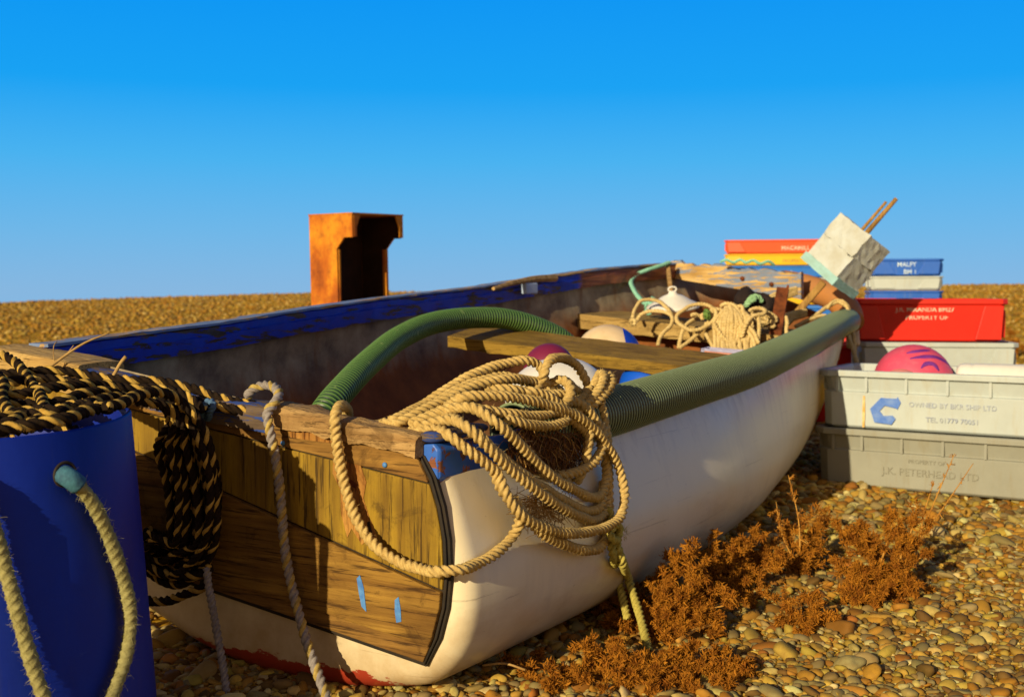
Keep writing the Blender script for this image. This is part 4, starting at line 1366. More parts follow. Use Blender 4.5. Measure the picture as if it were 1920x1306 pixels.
L, D, H = .94, .50, .233
zc0 = float(W(1560, 900, 4.7)[2]) - .008
low = place('fish_bin', 'grey cream fish bin with faded lettering standing on the shingle under another bin', 'bin', FL, L, D, zc0)
V, F = bin_mesh(L, D, H); lowb = obj('bin', V, F, M['grey_crate'], low, True, smooth=False, bevel=.003)
xs_ = -L / 2 + np.array([.075, .19, .345, .50, .655, .81])
for V, F in ribs(L, D, H, 6, xs=xs_): obj('rib', V, F, M['grey_crate'], lowb, True, smooth=False)
V, F = text_on('J.K. PETERHEAD LTD', .040, -.20, .062, -D / 2 + .0045); o = obj('lettering', V, F, M['ink_grey'], lowb, True, smooth=False)
V, F = text_on('PROPERTY OF', .022, -.10, .112, -D / 2 + .003); obj('lettering', V, F, M['ink_grey'], lowb, True, smooth=False)
up = place('fish_bin', 'cream fish bin with a blue arrow mark and printed owner name, holding pink buoys', 'bin', FL + BXc * .012 + BYc * .006, L - .01, D - .01, zc0 + H + .002)
L2, D2 = L - .01, D - .01
V, F = bin_mesh(L2, D2, H); upb = obj('bin', V, F, M['white_crate'], up, True, smooth=False, bevel=.003)
for V, F in ribs(L2, D2, H, 6, xs=xs_ + .005): obj('rib', V, F, M['white_crate'], upb, True, smooth=False)
# printed mark: a blue angular C made of an arrow
sc_ = .150 / 175.0
mk = [(700, 560), (682, 527), (676, 538), (588, 536), (527, 603), (553, 680), (650, 688), (672, 655), (655, 636), (602, 640), (581, 612), (610, 580), (672, 592), (682, 598)]
cx = -L2 / 2 + .205
V, F = prism([((x - 525) * sc_ * .80 + cx, (690 - y) * sc_ * .80 + .022) for x, y in mk], -D2 / 2 + .0015, -D2 / 2 + .008)
obj('printed_mark', V, F, M['ink_blue'], upb, True, smooth=False)
V, F = text_on('OWNED BY BKR SHIP LTD', .0275, cx + .150, .098, -D2 / 2 + .0035); obj('lettering', V, F, M['ink_pale'], upb, True, smooth=False)
V, F = text_on('TEL 01779 70051', .0275, cx + .215, .042, -D2 / 2 + .0045); obj('lettering', V, F, M['ink_pale'], upb, True, smooth=False)
V, F = prism([(cx - .028, .006), (cx - .020, .006), (cx - .018, .06), (cx - .020, .132), (cx - .027, .132), (cx - .029, .07)], -D2 / 2 + .002, -D2 / 2 + .009)
obj('rust_stain', V, F, m_soft('rust_stain', (.62, .34, .06), (.75, .58, .3), 40, .7, 0), upb, True, smooth=False)

# pink buoys in the top bin
def inbin(fx, fy, z): return np.array(up.location) + BXc * fx + BYc * fy + np.array([0, 0, z])


b1 = ball('pink_buoy', inbin(-.160, .05, .168), .162, M['pink'], 'large pink buoy with purple strokes lying in the cream bin', 'buoy', (.3, .7, -.5))
b1body = [c for c in b1.children if c.name.startswith('body')][0]
b1rot = np.array(b1body.rotation_euler.to_matrix())
for pts in ([(-.35, -.50, .80), (-.05, -.52, .86), (.25, -.45, .86)], [(-.32, -.66, .66), (.0, -.70, .72), (.35, -.62, .70), (.58, -.55, .60), (.74, -.46, .5)], [(-.12, -.84, .42), (.02, -.84, .55), (.22, -.82, .54), (.34, -.86, .38)]):
    P = spline([np.array(p) / np.linalg.norm(p) * .1625 for p in pts], .006)
    V, F = tube(P, np.interp(np.linspace(0, 1, len(P)), [0, .3, .8, 1], [.003, .0095, .0085, .003]), 8)
    nn = V / np.linalg.norm(V, axis=1)[:, None]
    V = nn * np.clip(np.linalg.norm(V, axis=1), .157, .1642)[:, None]
    V = V @ b1rot
    obj('painted_stroke', V, F, M['purple'], b1body, True)
ball('pink_buoy', inbin(-.17, -.115, .150), .088, M['pink_pale'], 'faded pink buoy in front of the bigger one, just showing over the rim', 'buoy', (.5, .2, .3), 1.0, False)
# white drum lying in the bin behind the buoys
root = empty('white_drum', inbin(.17, .13, .185), (0, 0, RZ + .1))
tag(root, 'white plastic drum lying on its side beside the pink buoys', 'drum')
V, F = lathe([(1e-4, -.17), (.055, -.17), (.068, -.155), (.07, -.12), (.066, -.11), (.07, -.10), (.07, .10), (.066, .11), (.07, .12), (.068, .155), (.055, .17), (.025, .172), (.025, .19), (1e-4, .19)], 28)
obj('drum', V[:, [2, 0, 1]], F, M['white_plastic'], root, True)
V, F = lathe([(1e-4, .188), (.03, .188), (.03, .205), (.026, .208), (1e-4, .208)], 20)
obj('cap', V[:, [2, 0, 1]], F, M['dark_rag'], root, True)


# ---- shallower fish crates (stacks behind the boat)
def fish_crate(name, label, corner, L, D, H, z, mt, rz=RZ, cut=True, group=None, cat='fish crate', front_mt=None):
    root = place(name, label, cat, corner, L, D, z, rz, group)
    c = .03; tp_ = min(.03, H * .12)
    R = [chamf(L, D, c, 0, tp_ + .006), chamf(L, D, c, .006, tp_), chamf(L, D, c, H * .86, tp_ * .35), chamf(L, D, c, H * .88, -.004), chamf(L, D, c, H - .003, -.004), chamf(L, D, c, H, 0),
         chamf(L, D, c, H, .014), chamf(L, D, c, H - .006, .018), chamf(L, D, c, .016, tp_ + .02)]
    V, F = loft(R); F = F.tolist(); nb = len(V)
    F += [list(range(7, -1, -1)), list(range(nb - 8, nb))]
    body = obj('crate', V, F, mt, root, True, smooth=False, bevel=.003)
    # end posts and a sunk front panel with sloping ends
    if cut:
        parts = []
        y = -D / 2 + tp_ * .2
        for s in (-1, 1):
            V, F = prism([(s * (L / 2 - .03), .01), (s * (L / 2 - .16), .01), (s * (L / 2 - .115), H * .84), (s * (L / 2 - .02), H * .84)][::s], y, y + .05)
            parts.append((V, F))
        for s in (-1, 1):
            x0, x1 = sorted((s * (L / 2 + .002), s * (L / 2 - .05)))
            parts.append(box(x0, x1, -D * .36, -D * .2, .02, H * .73)); parts.append(box(x0, x1, D * .2, D * .36, .02, H * .73))
        for V, F in parts: obj('corner_post', V, F, front_mt or mt, body, True, smooth=False, bevel=.003)
    return root


# red crate beside the bow, on a white one and another red one
def corner_at(u, v, d, dz=0): 
    p = W(u, v, d); return p


c1 = W(1602, 640, 6.15)
LR, DR, HR = .775, .46, .225
zr = float(W(1700, 642, 5.95)[2])
rc = fish_crate('fish_crate', 'bright red fish crate with white stencilled owner name, nearest of the coloured ones', c1, LR, DR, HR, zr, M['red_crate'], rz=math.radians(-10))
V, F = text_on('J.R. MIRANDA BM27', .034, -.175, .158, -DR / 2 + .0115, True); obj('lettering', V, F, M['ink_white'], rc.children[0], True, smooth=False)
V, F = text_on('PROPERTY OF', .034, -.125, .116, -DR / 2 + .0155, True); obj('lettering', V, F, M['ink_white'], rc.children[0], True, smooth=False)
wc = fish_crate('fish_crate', 'cream fish crate under the bright red one, mostly hidden by the bin of buoys', c1 + np.array([.03, -.01, 0]), .80, .46, .2, zr - .205, M['white_crate'], rz=math.radians(-10))
fish_crate('fish_crate', 'lowest crate of the stack under the bright red one, yellow and standing on the shingle', c1 + np.array([.0, .0, 0]), .80, .46, zr - .21 - .02, .015, M['yellow_crate'], rz=math.radians(-10))
c2 = W(1500, 655, 6.75)
fish_crate('fish_crate', 'dark red fish crate in the shade between the bow and the cream bins', c2 + np.array([-.12, 0, 0]), .72, .42, .22, .26, M['red_crate'], rz=math.radians(-14))
fish_crate('fish_crate', 'red fish crate on the shingle below the shaded one behind the bow', c2 + np.array([-.12, 0, 0]), .72, .42, .235, .02, M['red_crate'], rz=math.radians(-14))

# far stack: red on yellow on blue on white
def stack(u, v_top, d, L, D, rz, items):
    p = W(u, v_top, d); z = p[2]
    for nm, lab, h, mt, txt in items:
        z -= h
        r = fish_crate('fish_crate', lab, p, L, D, h - .004, z, mt, rz)
        for t, size, x, zz, ink in txt:
            V, F = text_on(t, size, x, zz, -D / 2 + .006, True); obj('lettering', V, F, M[ink], r.children[0], True, smooth=False)
    return p, z


pz, zz = stack(1358, 449, 8.6, .95, .5, math.radians(-16), [
    ('', 'orange red fish crate with white lettering, topmost of the far stack', .105, M['orange_crate'], [('MACAMILL A1', .042, -.06, .024, 'ink_white')]),
    ('', 'yellow fish crate with dark lettering under the orange red one', .088, M['yellow_crate'], [('PROPERTY OF J', .034, -.05, .020, 'ink_dark')]),
    ('', 'light blue fish crate with pale lettering under the yellow one', .088, M['blue_crate'], [('DUFLAS', .04, -.12, .018, 'ink_sky')]),
    ('', 'cream fish crate under the light blue one in the far stack', .10, M['white_crate'], [('BM 27', .04, -.02, .02, 'ink_white')]),
    ('', 'yellow fish crate under the cream one in the far stack', .10, M['yellow_crate'], [])])
k = 0
zz -= .002
while zz > .10:
    h = min(.2, zz - .02) if zz < .42 else .2
    fish_crate('fish_crate', ['blue fish crate low in the far stack, hidden behind the bow', 'red fish crate low in the far stack, beneath the hidden blue one', 'cream fish crate at the foot of the far stack on the shingle', 'white fish crate at the very bottom of the far stack'][min(k, 3)], pz, .95, .5, h - .004, zz - h, [M['blue_crate'], M['red_crate'], M['white_crate'], M['white_crate']][min(k, 3)], math.radians(-16))
    zz -= h; k += 1
pz, zz = stack(1632, 484, 7.6, .46, .40, math.radians(-12), [
    ('', 'royal blue fish crate with pale lettering, topmost of the stack behind the red crate', .115, M['blue_crate_pale'], [('MALFY', .04, -.06, .060, 'ink_sky'), ('BM 1', .04, -.02, .012, 'ink_sky')]),
    ('', 'cream fish crate under the royal blue one behind the red crate', .095, M['white_crate'], []),
    ('', 'faded blue fish crate under the cream one behind the red crate', .10, M['blue_crate_pale'], [])])
k = 0
while zz > .10:
    h = min(.2, zz - .02) if zz < .42 else .2
    fish_crate('fish_crate', ['white fish crate hidden low behind the red crate', 'blue fish crate hidden low behind the red crate', 'grey fish crate at the foot of the stack behind the red crate', 'cream fish crate at the bottom behind the red crate'][min(k, 3)], pz, .46, .40, h - .004, zz - h, [M['white_crate'], M['blue_crate'], M['grey_crate'], M['white_crate']][min(k, 3)], math.radians(-12))
    zz -= h; k += 1

# ================================================================== marker float on its pole
p0, p1 = W(1486, 596, 5.62), W(1681, 372, 5.46)
ax = (p1 - p0) / np.linalg.norm(p1 - p0)
root = empty('marker_float', p0)
tag(root, 'polystyrene block float on a wooden pole, leaning out over the bow', 'marker float')
view = np.array([.28, .96, 0]); view /= np.linalg.norm(view)
px_ = np.cross(ax, -view); px_ /= np.linalg.norm(px_)
if px_[0] < 0: px_ = -px_
qz = np.cross(ax, px_)
if np.dot(qz, view) > 0: qz = -qz


def pole_at(u):      # parameter along the pole at an image column
    f = [(ray(u, 500)[0] * (p0 + (p1 - p0) * t)[1] - (p0 + (p1 - p0) * t)[0]) for t in (0, 1)]
    return p0 + (p1 - p0) * (f[0] / (f[0] - f[1]))


def block(c, w, th, al, name, mt, rough=.004, chop=0.0, n=7):
    """square block on the pole, turned by al about it; slightly lumpy"""
    ca, sa = math.cos(al), math.sin(al)
    e1 = px_ * ca + qz * sa; e2 = -px_ * sa + qz * ca
    R = []
    cs = [(-1, -1), (1 - chop, -1), (1, -1 + chop), (1, 1), (-1, 1)] if chop else [(-1, -1), (1, -1), (1, 1), (-1, 1)]
    ring = []
    for i in range(len(cs)):
        a, b = np.array(cs[i]), np.array(cs[(i + 1) % len(cs)])
        for k in range(n): ring.append(a + (b - a) * k / n)
    for t in np.linspace(-th / 2, th / 2, 6):
        R.append([c + e1 * x * w / 2 * (1 + rng.normal(0, rough)) + e2 * y * w / 2 * (1 + rng.normal(0, rough)) + ax * (t + rng.normal(0, rough * .2)) for x, y in ring])
    R = np.array(R)
    R = np.concatenate([[c - ax * th / 2 + (R[0] - R[0].mean(0)) * .02], [R[0]], R, [R[-1]], [c + ax * th / 2 + (R[-1] - R[-1].mean(0)) * .02]])
    V, F = loft(R)
    return obj(name, V, F, mt, root, smooth=False, bevel=.004)


AL = math.radians(33)
block(pole_at(1556),   .236, .043, AL - .04, 'base_slab', M['pale_blue_slab'], .006, .0)
block(pole_at(1575),   .216, .124, AL, 'foam_block', M['foam'], .014)
block(pole_at(1607),   .220, .124, AL + .05, 'foam_block', M['foam'], .016, .18)
V, F = bar(p0, pole_at(1545), .040, .034); obj('pole', V, F, M['stick'], root, smooth=False, bevel=.006)
V, F = tube(np.array([pole_at(1615), p1]), [.013, .010], 10); obj('pole', V, F, M['stick'], root)
V, F = tube(np.array([pole_at(1612) + px_ * -.026, p1 - ax * .04 + px_ * -.026]), [.009, .007], 8); obj('lath', V, F, M['stick'], root)

# mooring line lashed round the bow end and hanging into the bin
def Zb(x, y, d): return W(1440 + x / 5.442, 480 + y / 5.442, d)


lines = [[Zb(280, 720, 5.4), Zb(450, 640, 5.5), Zb(600, 615, 5.55), Zb(690, 660, 5.55), Zb(770, 740, 5.5), Zb(830, 850, 5.4), Zb(880, 990, 5.3), Zb(920, 1140, 5.2), Zb(930, 1200, 5.2)],
         [Zb(350, 700, 5.45), Zb(520, 580, 5.6), Zb(640, 500, 5.7), Zb(720, 470, 5.72), Zb(800, 510, 5.7), Zb(815, 580, 5.65), Zb(800, 690, 5.6), Zb(840, 700, 5.55), Zb(880, 850, 5.45), Zb(885, 960, 5.35), Zb(890, 1060, 5.28)],
         [Zb(600, 540, 5.66), Zb(700, 450, 5.72), Zb(790, 470, 5.72), Zb(830, 540, 5.7), Zb(810, 640, 5.64), Zb(780, 800, 5.62), Zb(730, 950, 5.6), Zb(705, 1060, 5.55)]]
parts = [rope(l, .0105 if i < 2 else .008, 4)[:2] for i, l in enumerate(lines)]
V, F, _ = join(parts)
o = obj('mooring_line', V, F, M['pale_rope'])
tag(o, 'thin yellow line lashed round the hose at the bow and dropping into the cream bin', 'rope')

# ================================================================== rusty steel hood beyond the boat
root = empty('rusty_hood', (W(662, 575, 6.6)[0], 6.6, 0), (0, math.radians(-1.5), math.radians(57)))
tag(root, 'tall rust orange steel hood with a dark open front, standing beyond the left gunwale', 'steel hood')
zt = float(W(650, 406, 6.6)[2]); zbase = float(W(600, 575, 6.6)[2])
# local: x across the opening, front towards -y
w2, dp_, ov = .215, .200, .115
side = [(.0 + dp_ / 2, zbase), (dp_ / 2, zt), (-dp_ / 2 - ov, zt), (-dp_ / 2 - ov, zt - .125), (-dp_ / 2 - .055, zt - .125), (-dp_ / 2, zt - .185), (-dp_ / 2, zbase)]
for s in (-1, 1):
    V, F = prism(side, -.006, .006)
    V = np.stack([V[:, 1] + s * w2, V[:, 0], V[:, 2]], 1)
    obj('side_plate', V, F, M['rustbox'], root, True, smooth=False)
for s in (-1, 1):      # added skins, the hood's interior shade put into their dark colour
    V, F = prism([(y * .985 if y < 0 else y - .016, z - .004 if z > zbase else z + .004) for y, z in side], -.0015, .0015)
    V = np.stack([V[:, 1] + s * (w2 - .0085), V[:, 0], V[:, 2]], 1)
    obj('shade_skin', V, F, M['rust_shade'], root, True, smooth=False)
V, F = box(-w2 - .008, w2 + .008, -dp_ / 2 - ov - .004, dp_ / 2 + .004, zt, zt + .008); obj('top_plate', V, F, M['rustbox'], root, True, smooth=False)
V, F = box(-w2 + .007, w2 - .007, dp_ / 2 - .012, dp_ / 2 - .002, zbase, zt - .002); obj('back_plate', V, F, M['rust_shade'], root, True, smooth=False)
for s in (-1, 1):
    x = s * (w2 - .007)
    V, F = prism([(x, zt - .002), (x - s * .055, zt - .002), (x - s * .022, zt - .07), (x - s * .022, zt - .122), (x, zt - .122)][::s], -dp_ / 2 - ov - .002, -dp_ / 2 - ov + .006)
    obj('front_lip', V, F, M['rustbox'], root, True, smooth=False)
    V, F = box(min(x, x - s * .012), max(x, x - s * .012), -dp_ / 2 - .004, -dp_ / 2 + .02, zbase, zt - .19); obj('edge_flange', V, F, M['rustbox'], root, True, smooth=False)
V, F = box(-w2 - .05, w2 + .04, -dp_ / 2 - .03, dp_ / 2 + .05, zbase - .018, zbase); obj('base_plate', V, F, M['rust'], root, True, smooth=False)
for sx in (-1, 1):
    for sy in (-1, 1):
        V, F = box(sx * .14 - .025, sx * .14 + .025, sy * .10 - .025, sy * .10 + .025, -.03, zbase - .018); obj('leg', V, F, M['rust'], root, True, smooth=False)

# straws poking up behind the stern rail
tw = spline([W(88, 692, 2.72), W(120, 668, 2.74), W(160, 642, 2.76), W(205, 624, 2.78)], .01)
V, F = tube(tw, np.linspace(.0042, .0018, len(tw)), 6)
V2, F2 = tube(spline([W(103, 683, 2.73), W(100, 660, 2.74), W(102, 645, 2.75), W(107, 640, 2.76)], .008), .0011, 5)
V3, F3 = tube(spline([W(120, 668, 2.74), W(132, 655, 2.75), W(138, 647, 2.75)], .008), .001, 5)
V, F, _ = join([(V, F), (V2, F2), (V3, F3)])
o = obj('straw_stalk', V, F, M['twig']); tag(o, 'bent straw stalk sticking up from the pale corner of the stern rail', 'straw')
V, F = tube(spline([W(200, 722, 2.66), W(215, 700, 2.66), W(228, 678, 2.67), W(236, 668, 2.67)], .006), .0042, 8)
o = obj('broken_stick', V, F, M['twig']); tag(o, 'short broken stick rising from behind the striped rope', 'stick')
# ================================================================== shingle beach
def gz(x, y):
    """height of the shingle"""
    x, y = np.asarray(x, float), np.asarray(y, float)
    z = -.055 + .066 * np.clip((y - 2.6) / 2.0, 0, 1) ** 1.5
    z = z + .010 * np.sin(x * 2.3 + 1.0) * np.sin(y * 1.9) + .006 * np.sin(x * 5.1 + y * 3.3)
    # banked up a little against the bins, hollow under the boat
    r = np.hypot(x, y); az = np.arctan2(x, np.maximum(y, 1e-6))
    el = np.interp(np.tan(np.clip(az, -1.2, 1.2)), [-1.2, -.445, -.17, 0, .2, .445, 1.2], [-.0150, -.0098, -.0020, -.0010, .002, .0046, .006])
    Rc = 30.0
    crest = CAM_H + Rc * el
    t = np.clip((r - 8) / (Rc - 8), 0, 1)
    t = t * t * (3 - 2 * t)
    front = (y > 0)
    z = z + np.where(front, (crest - .01) * t, 0)
    z = z + np.where(r > 8, .025 * np.sin(x * .55 + .4 * y) * np.sin(y * .35) * np.clip((r - 8) / 6, 0, 1) * (1 - .7 * t), 0)
    z = z - np.clip(r - Rc, 0, None) * .03
    return z


rad = np.concatenate([[0.0], np.geomspace(.25, 34, 150), np.geomspace(38, 420, 14)])
an = np.linspace(0, 2 * PI, 241)[:-1]
X = rad[:, None] * np.sin(an)[None]; Y = rad[:, None] * np.cos(an)[None]
V = np.stack([X, Y, gz(X, Y)], -1).reshape(-1, 3)
F = grid_faces(len(rad), len(an), True)[:, ::-1]
m, nt, b = newmat('shingle', .95, .08)
vo = nt.nodes.new('ShaderNodeTexVoronoi'); vo.inputs['Scale'].default_value = 34; vo.inputs['Randomness'].default_value = 1
nt.links.new(coords(nt), vo.inputs['Vector'])
vo2 = nt.nodes.new('ShaderNodeTexVoronoi'); vo2.inputs['Scale'].default_value = 6.5; nt.links.new(coords(nt), vo2.inputs['Vector'])
sp = nt.nodes.new('ShaderNodeSeparateColor'); nt.links.new(vo.outputs['Color'], sp.inputs[0])
sp2 = nt.nodes.new('ShaderNodeSeparateColor'); nt.links.new(vo2.outputs['Color'], sp2.inputs[0])
f = math_(nt, 'ADD', math_(nt, 'MULTIPLY', sp.outputs[0], .38), math_(nt, 'MULTIPLY', sp2.outputs[0], .62))
c = ramp(nt, f, [(.15, (.19, .085, .003)), (.38, (.43, .235, .008)), (.6, (.56, .33, .014)), (.85, (.78, .56, .12))])
c = mix(nt, ramp(nt, noise(nt, coords(nt), 2.6, 6, .7), [(.42, .0), (.60, .75)]), c, (.22, .10, .006))
c = mix(nt, ramp(nt, noise(nt, coords(nt), .25, 4, .6), [(.45, .0), (.6, .35)]), c, (.52, .30, .02))
setc(nt, b, c)
bump(nt, b, math_(nt, 'ADD', math_(nt, 'MULTIPLY', vo.outputs['Distance'], -1.0), math_(nt, 'MULTIPLY', vo2.outputs['Distance'], -1.6)), .55, .02)
ground = obj('shingle_beach', V, F, m, local=True)
ground['kind'] = 'structure'

# ---- loose pebbles
def ico(sub):
    import bmesh
    bm = bmesh.new(); bmesh.ops.create_icosphere(bm, subdivisions=sub, radius=1)
    V = np.array([v.co[:] for v in bm.verts]); F = np.array([[v.index for v in f.verts] for f in bm.faces]); bm.free()
    return V, F


PAL = np.array([(.42, .21, .035), (.36, .16, .022), (.50, .30, .07), (.24, .10, .016), (.30, .21, .10), (.22, .18, .11), (.55, .42, .20), (.66, .56, .34), (.14, .075, .025), (.40, .15, .03), (.34, .27, .16), (.46, .33, .08)])
PW = np.array([12, 9, 14, 8, 10, 11, 10, 7, 10, 3, 10, 12], float); PW /= PW.sum()


def pebble_mesh(xy, size, sub, lift=.25):
    """one mesh of many pebbles; returns vertices, faces, colour per vertex"""
    n = len(xy); IV, IF = ico(sub); m_ = len(IV)
    a = rng.uniform(.85, 1.5, n) * size; b_ = rng.uniform(.7, 1.05, n) * size; c_ = rng.uniform(.38, .72, n) * size
    # lumpy unit shapes
    ph = rng.uniform(0, 6.28, (n, 3)); am = rng.uniform(.05, .24, (n, 3))
    P = IV[None].repeat(n, 0)
    lump = 1 + am[:, 0:1] * np.sin(2.2 * P[..., 0] + ph[:, 0:1]) + am[:, 1:2] * np.sin(2.6 * P[..., 1] + ph[:, 1:2]) + am[:, 2:3] * np.sin(3.1 * P[..., 2] + 1.7 * P[..., 0] + ph[:, 2:3])
    P = np.sign(P) * np.abs(P) ** rng.uniform(.72, 1.08, (n, 1, 1)) * lump[..., None]
    P = P * np.stack([a, b_, c_], -1)[:, None]
    tx, ty, tz = rng.normal(0, .28, n), rng.normal(0, .28, n), rng.uniform(0, 6.283, n)
    def rot(P, t, i, j):
        c, s = np.cos(t)[:, None], np.sin(t)[:, None]
        A = P[..., i] * c - P[..., j] * s; Bq = P[..., i] * s + P[..., j] * c
        P = P.copy(); P[..., i] = A; P[..., j] = Bq
        return P
    P = rot(P, tx, 1, 2); P = rot(P, ty, 0, 2); P = rot(P, tz, 0, 1)
    zc = gz(xy[:, 0], xy[:, 1]) + c_ * lift + rng.uniform(-.3, .6, n) * size * .5
    P[..., 0] += xy[:, 0:1]; P[..., 1] += xy[:, 1:2]; P[..., 2] += zc[:, None]
    F = (IF[None] + (np.arange(n) * m_)[:, None, None]).reshape(-1, 3)
    ci = rng.choice(len(PAL), n, p=PW)
    Cc = PAL[ci] * np.array([.88, .90, .60]) * rng.uniform(.7, 1.2, (n, 1)) * rng.uniform(.93, 1.07, (n, 3))
    return P.reshape(-1, 3), F, Cc.repeat(m_, 0)


def jgrid(x0, x1, y0, y1, step):
    gx, gy = np.meshgrid(np.arange(x0, x1, step), np.arange(y0, y1, step))
    xy = np.stack([gx.ravel(), gy.ravel()], 1)
    return xy + rng.uniform(-.5, .5, xy.shape) * step


def seen(xy, margin=.22):
    k = xy[:, 0] / np.maximum(xy[:, 1], .1)
    return (xy[:, 1] > 1.7) & (np.abs(k) < .4455 + margin)


def under_boat(xy):
    q = to_boat(np.c_[xy, np.zeros(len(xy))])
    return (np.abs(q[:, 0] - .05) < .38) & (q[:, 1] > .12) & (q[:, 1] < 3.2)


pm, nt, b = newmat('pebbles', .8, .25)
at = N(nt, 'ShaderNodeAttribute', attribute_name='stone')
nz = noise(nt, coords(nt), 55, 6, .7)
c = mix(nt, ramp(nt, nz, [(.35, .0), (.7, .5)]), at.outputs['Color'], (.20, .10, .022))
setc(nt, b, c); bump(nt, b, nz, .25, .002)


def pebbles(name, sets, label):
    Vs, Fs, Cs, n = [], [], [], 0
    for V, F, C_ in sets:
        Vs.append(V); Fs.append(F + n); Cs.append(C_); n += len(V)
    V, F, C_ = np.concatenate(Vs), np.concatenate(Fs), np.concatenate(Cs)
    o = obj(name, V, F, pm, local=True)
    at = o.data.attributes.new('stone', 'FLOAT_COLOR', 'POINT')
    at.data.foreach_set('color', np.c_[C_, np.ones(len(C_))].astype(np.float32).ravel())
    tag(o, label, 'shingle', kind='stuff')
    return o


def mk(x0, x1, y0, y1, step, smin, smax, sub, keep=1.0, power=1.0):
    xy = jgrid(x0, x1, y0, y1, step); xy = xy[seen(xy) & ~under_boat(xy)]
    xy = xy[rng.uniform(size=len(xy)) < keep]
    return pebble_mesh(xy, smin + (smax - smin) * rng.uniform(size=len(xy)) ** power, sub)


sets = [mk(-1.3, 2.6, 1.8, 3.7, .021, .006, .013, 2), mk(-1.3, 2.6, 1.8, 3.7, .037, .010, .021, 2, .8), mk(-1.3, 2.6, 1.8, 3.9, .12, .018, .031, 3, .5),
        mk(-.2, 3.2, 3.7, 6.0, .034, .011, .021, 2), mk(-.2, 3.2, 3.7, 6.0, .06, .015, .029, 2, .7), mk(1.0, 5.2, 6.0, 9, .045, .013, .024, 1), mk(1.0, 5.2, 6.0, 9, .12, .02, .036, 2, .6), mk(-1.3, 2.6, 1.8, 3.2, .016, .004, .008, 1)]
far = [mk(-14, .5, 7.5, 30, .14, .018, .044, 1, .85), mk(2.2, 14, 9, 30, .14, .018, .044, 1, .85)]
sets += [(V, F, C_ * .55 + np.array([.40, .215, .018]) * .45) for V, F, C_ in far]
pebbles('pebbles', sets, 'golden brown and grey shingle pebbles spread around the boat')

# ================================================================== dry weeds on the shingle
fol_mats = [m_soft('dry_weed_leaf', (.42, .172, .014), (.18, .052, .005), 30, .9, 0, lo=.3, hi=.7, spec=.15), m_soft('dry_weed_stem', (.56, .30, .06), (.34, .14, .02), 20, .85, .2, spec=.2)]


def weed(base, stems, leaf_n, label, size=.0085, seed=0, cat='weed'):
    r_ = np.random.default_rng(seed)
    root = empty('dry_weed', base)
    tag(root, label, cat, 'dry weeds on the shingle')
    st, lv = [], []
    for P0, P1, P2, rad_, dens, spread in stems:
        P = spline([P0, P1, P2], .012)
        st.append(tube(P, np.linspace(rad_, rad_ * .35, len(P)), 6))
        nb = max(3, int(len(P) * .75))
        twigs = [P]
        for k in range(nb):
            i = r_.integers(int(len(P) * .12), len(P))
            L_t = spread * r_.uniform(.35, 1.1) * (1 - .45 * i / len(P))
            d = r_.normal(0, 1, 3); d[2] = abs(d[2]) * 1.0 + .25; d /= np.linalg.norm(d)
            q = spline([P[i], P[i] + d * L_t * .5 + r_.normal(0, .008, 3), P[i] + d * L_t + np.array([0, 0, -.15 * L_t])], .008)
            q[:, 2] = np.maximum(q[:, 2], gz(q[:, 0], q[:, 1]) + .004)
            st.append(tube(q, np.linspace(.0021, .0008, len(q)), 4, False)); twigs.append(q)
        W_ = np.concatenate(twigs[1:]); D_ = np.concatenate([np.gradient(t, axis=0) for t in twigs[1:]])
        D_ /= np.linalg.norm(D_, axis=1)[:, None] + 1e-9
        n = int(leaf_n * 1.05 * dens)
        if n:
            idx = r_.integers(0, len(W_), n)
            c = W_[idx] + r_.normal(0, .003, (n, 3))
            d = D_[idx] * .6 + r_.normal(0, .8, (n, 3)); d /= np.linalg.norm(d, axis=1)[:, None]
            e = np.cross(d, r_.normal(0, 1, (n, 3))); e /= np.linalg.norm(e, axis=1)[:, None]
            l = size * r_.uniform(.45, 1.9, (n, 1)) ** 1.2; w = l * r_.uniform(.05, .15, (n, 1))
            nb_ = np.cross(d, e); cu = l * r_.uniform(-.8, .8, (n, 1))
            p1 = c + d * l * .5 + nb_ * cu * .25
            p2 = c + d * l * .85 + nb_ * cu * .8 + e * l * r_.uniform(-.3, .3, (n, 1))
            Vq = np.stack([c - e * w * .6, c + e * w * .6, p1 + e * w, p1 - e * w, p2 + e * w * .3, p2 - e * w * .3], 1).reshape(-1, 3)
            Vq[:, 2] = np.maximum(Vq[:, 2], gz(Vq[:, 0], Vq[:, 1]) + .002)
            o6 = (np.arange(n) * 6)[:, None]
            lv.append((Vq, np.concatenate([o6 + [0, 1, 2, 3], o6 + [3, 2, 4, 5]])))
    V, F, _ = join(st); obj('stem', V, F, fol_mats[1], root)
    if lv:
        V, F, _ = join(lv); obj('foliage', V, F, fol_mats[0], root, smooth=False)
    return root


def G(u, v):
    """point on the shingle behind an image point"""
    k = ray(u, v); d = 3.0
    for _ in range(30): d = (float(gz(k[0] * d, d)) - CAM_H) / k[2]
    return O + k * d


def stems_from(base, tips, rad=.004, dens=1.0, spread=.06, bend=.03):
    out = []
    for t in tips:
        u, v, dd = t[:3]; de = t[3] if len(t) > 3 else dens; sprd = t[4] if len(t) > 4 else spread
        p2 = W(u, v, base[1] + dd)
        p2[2] = max(p2[2], float(gz(p2[0], p2[1])) + .008)
        mid = (base + p2) / 2 + np.array([rng.normal(0, bend * .4), rng.normal(0, bend * .3), bend * .5])
        out.append((base + np.array([rng.normal(0, .02), rng.normal(0, .02), 0]), mid, p2, rad, de, sprd))
    return out


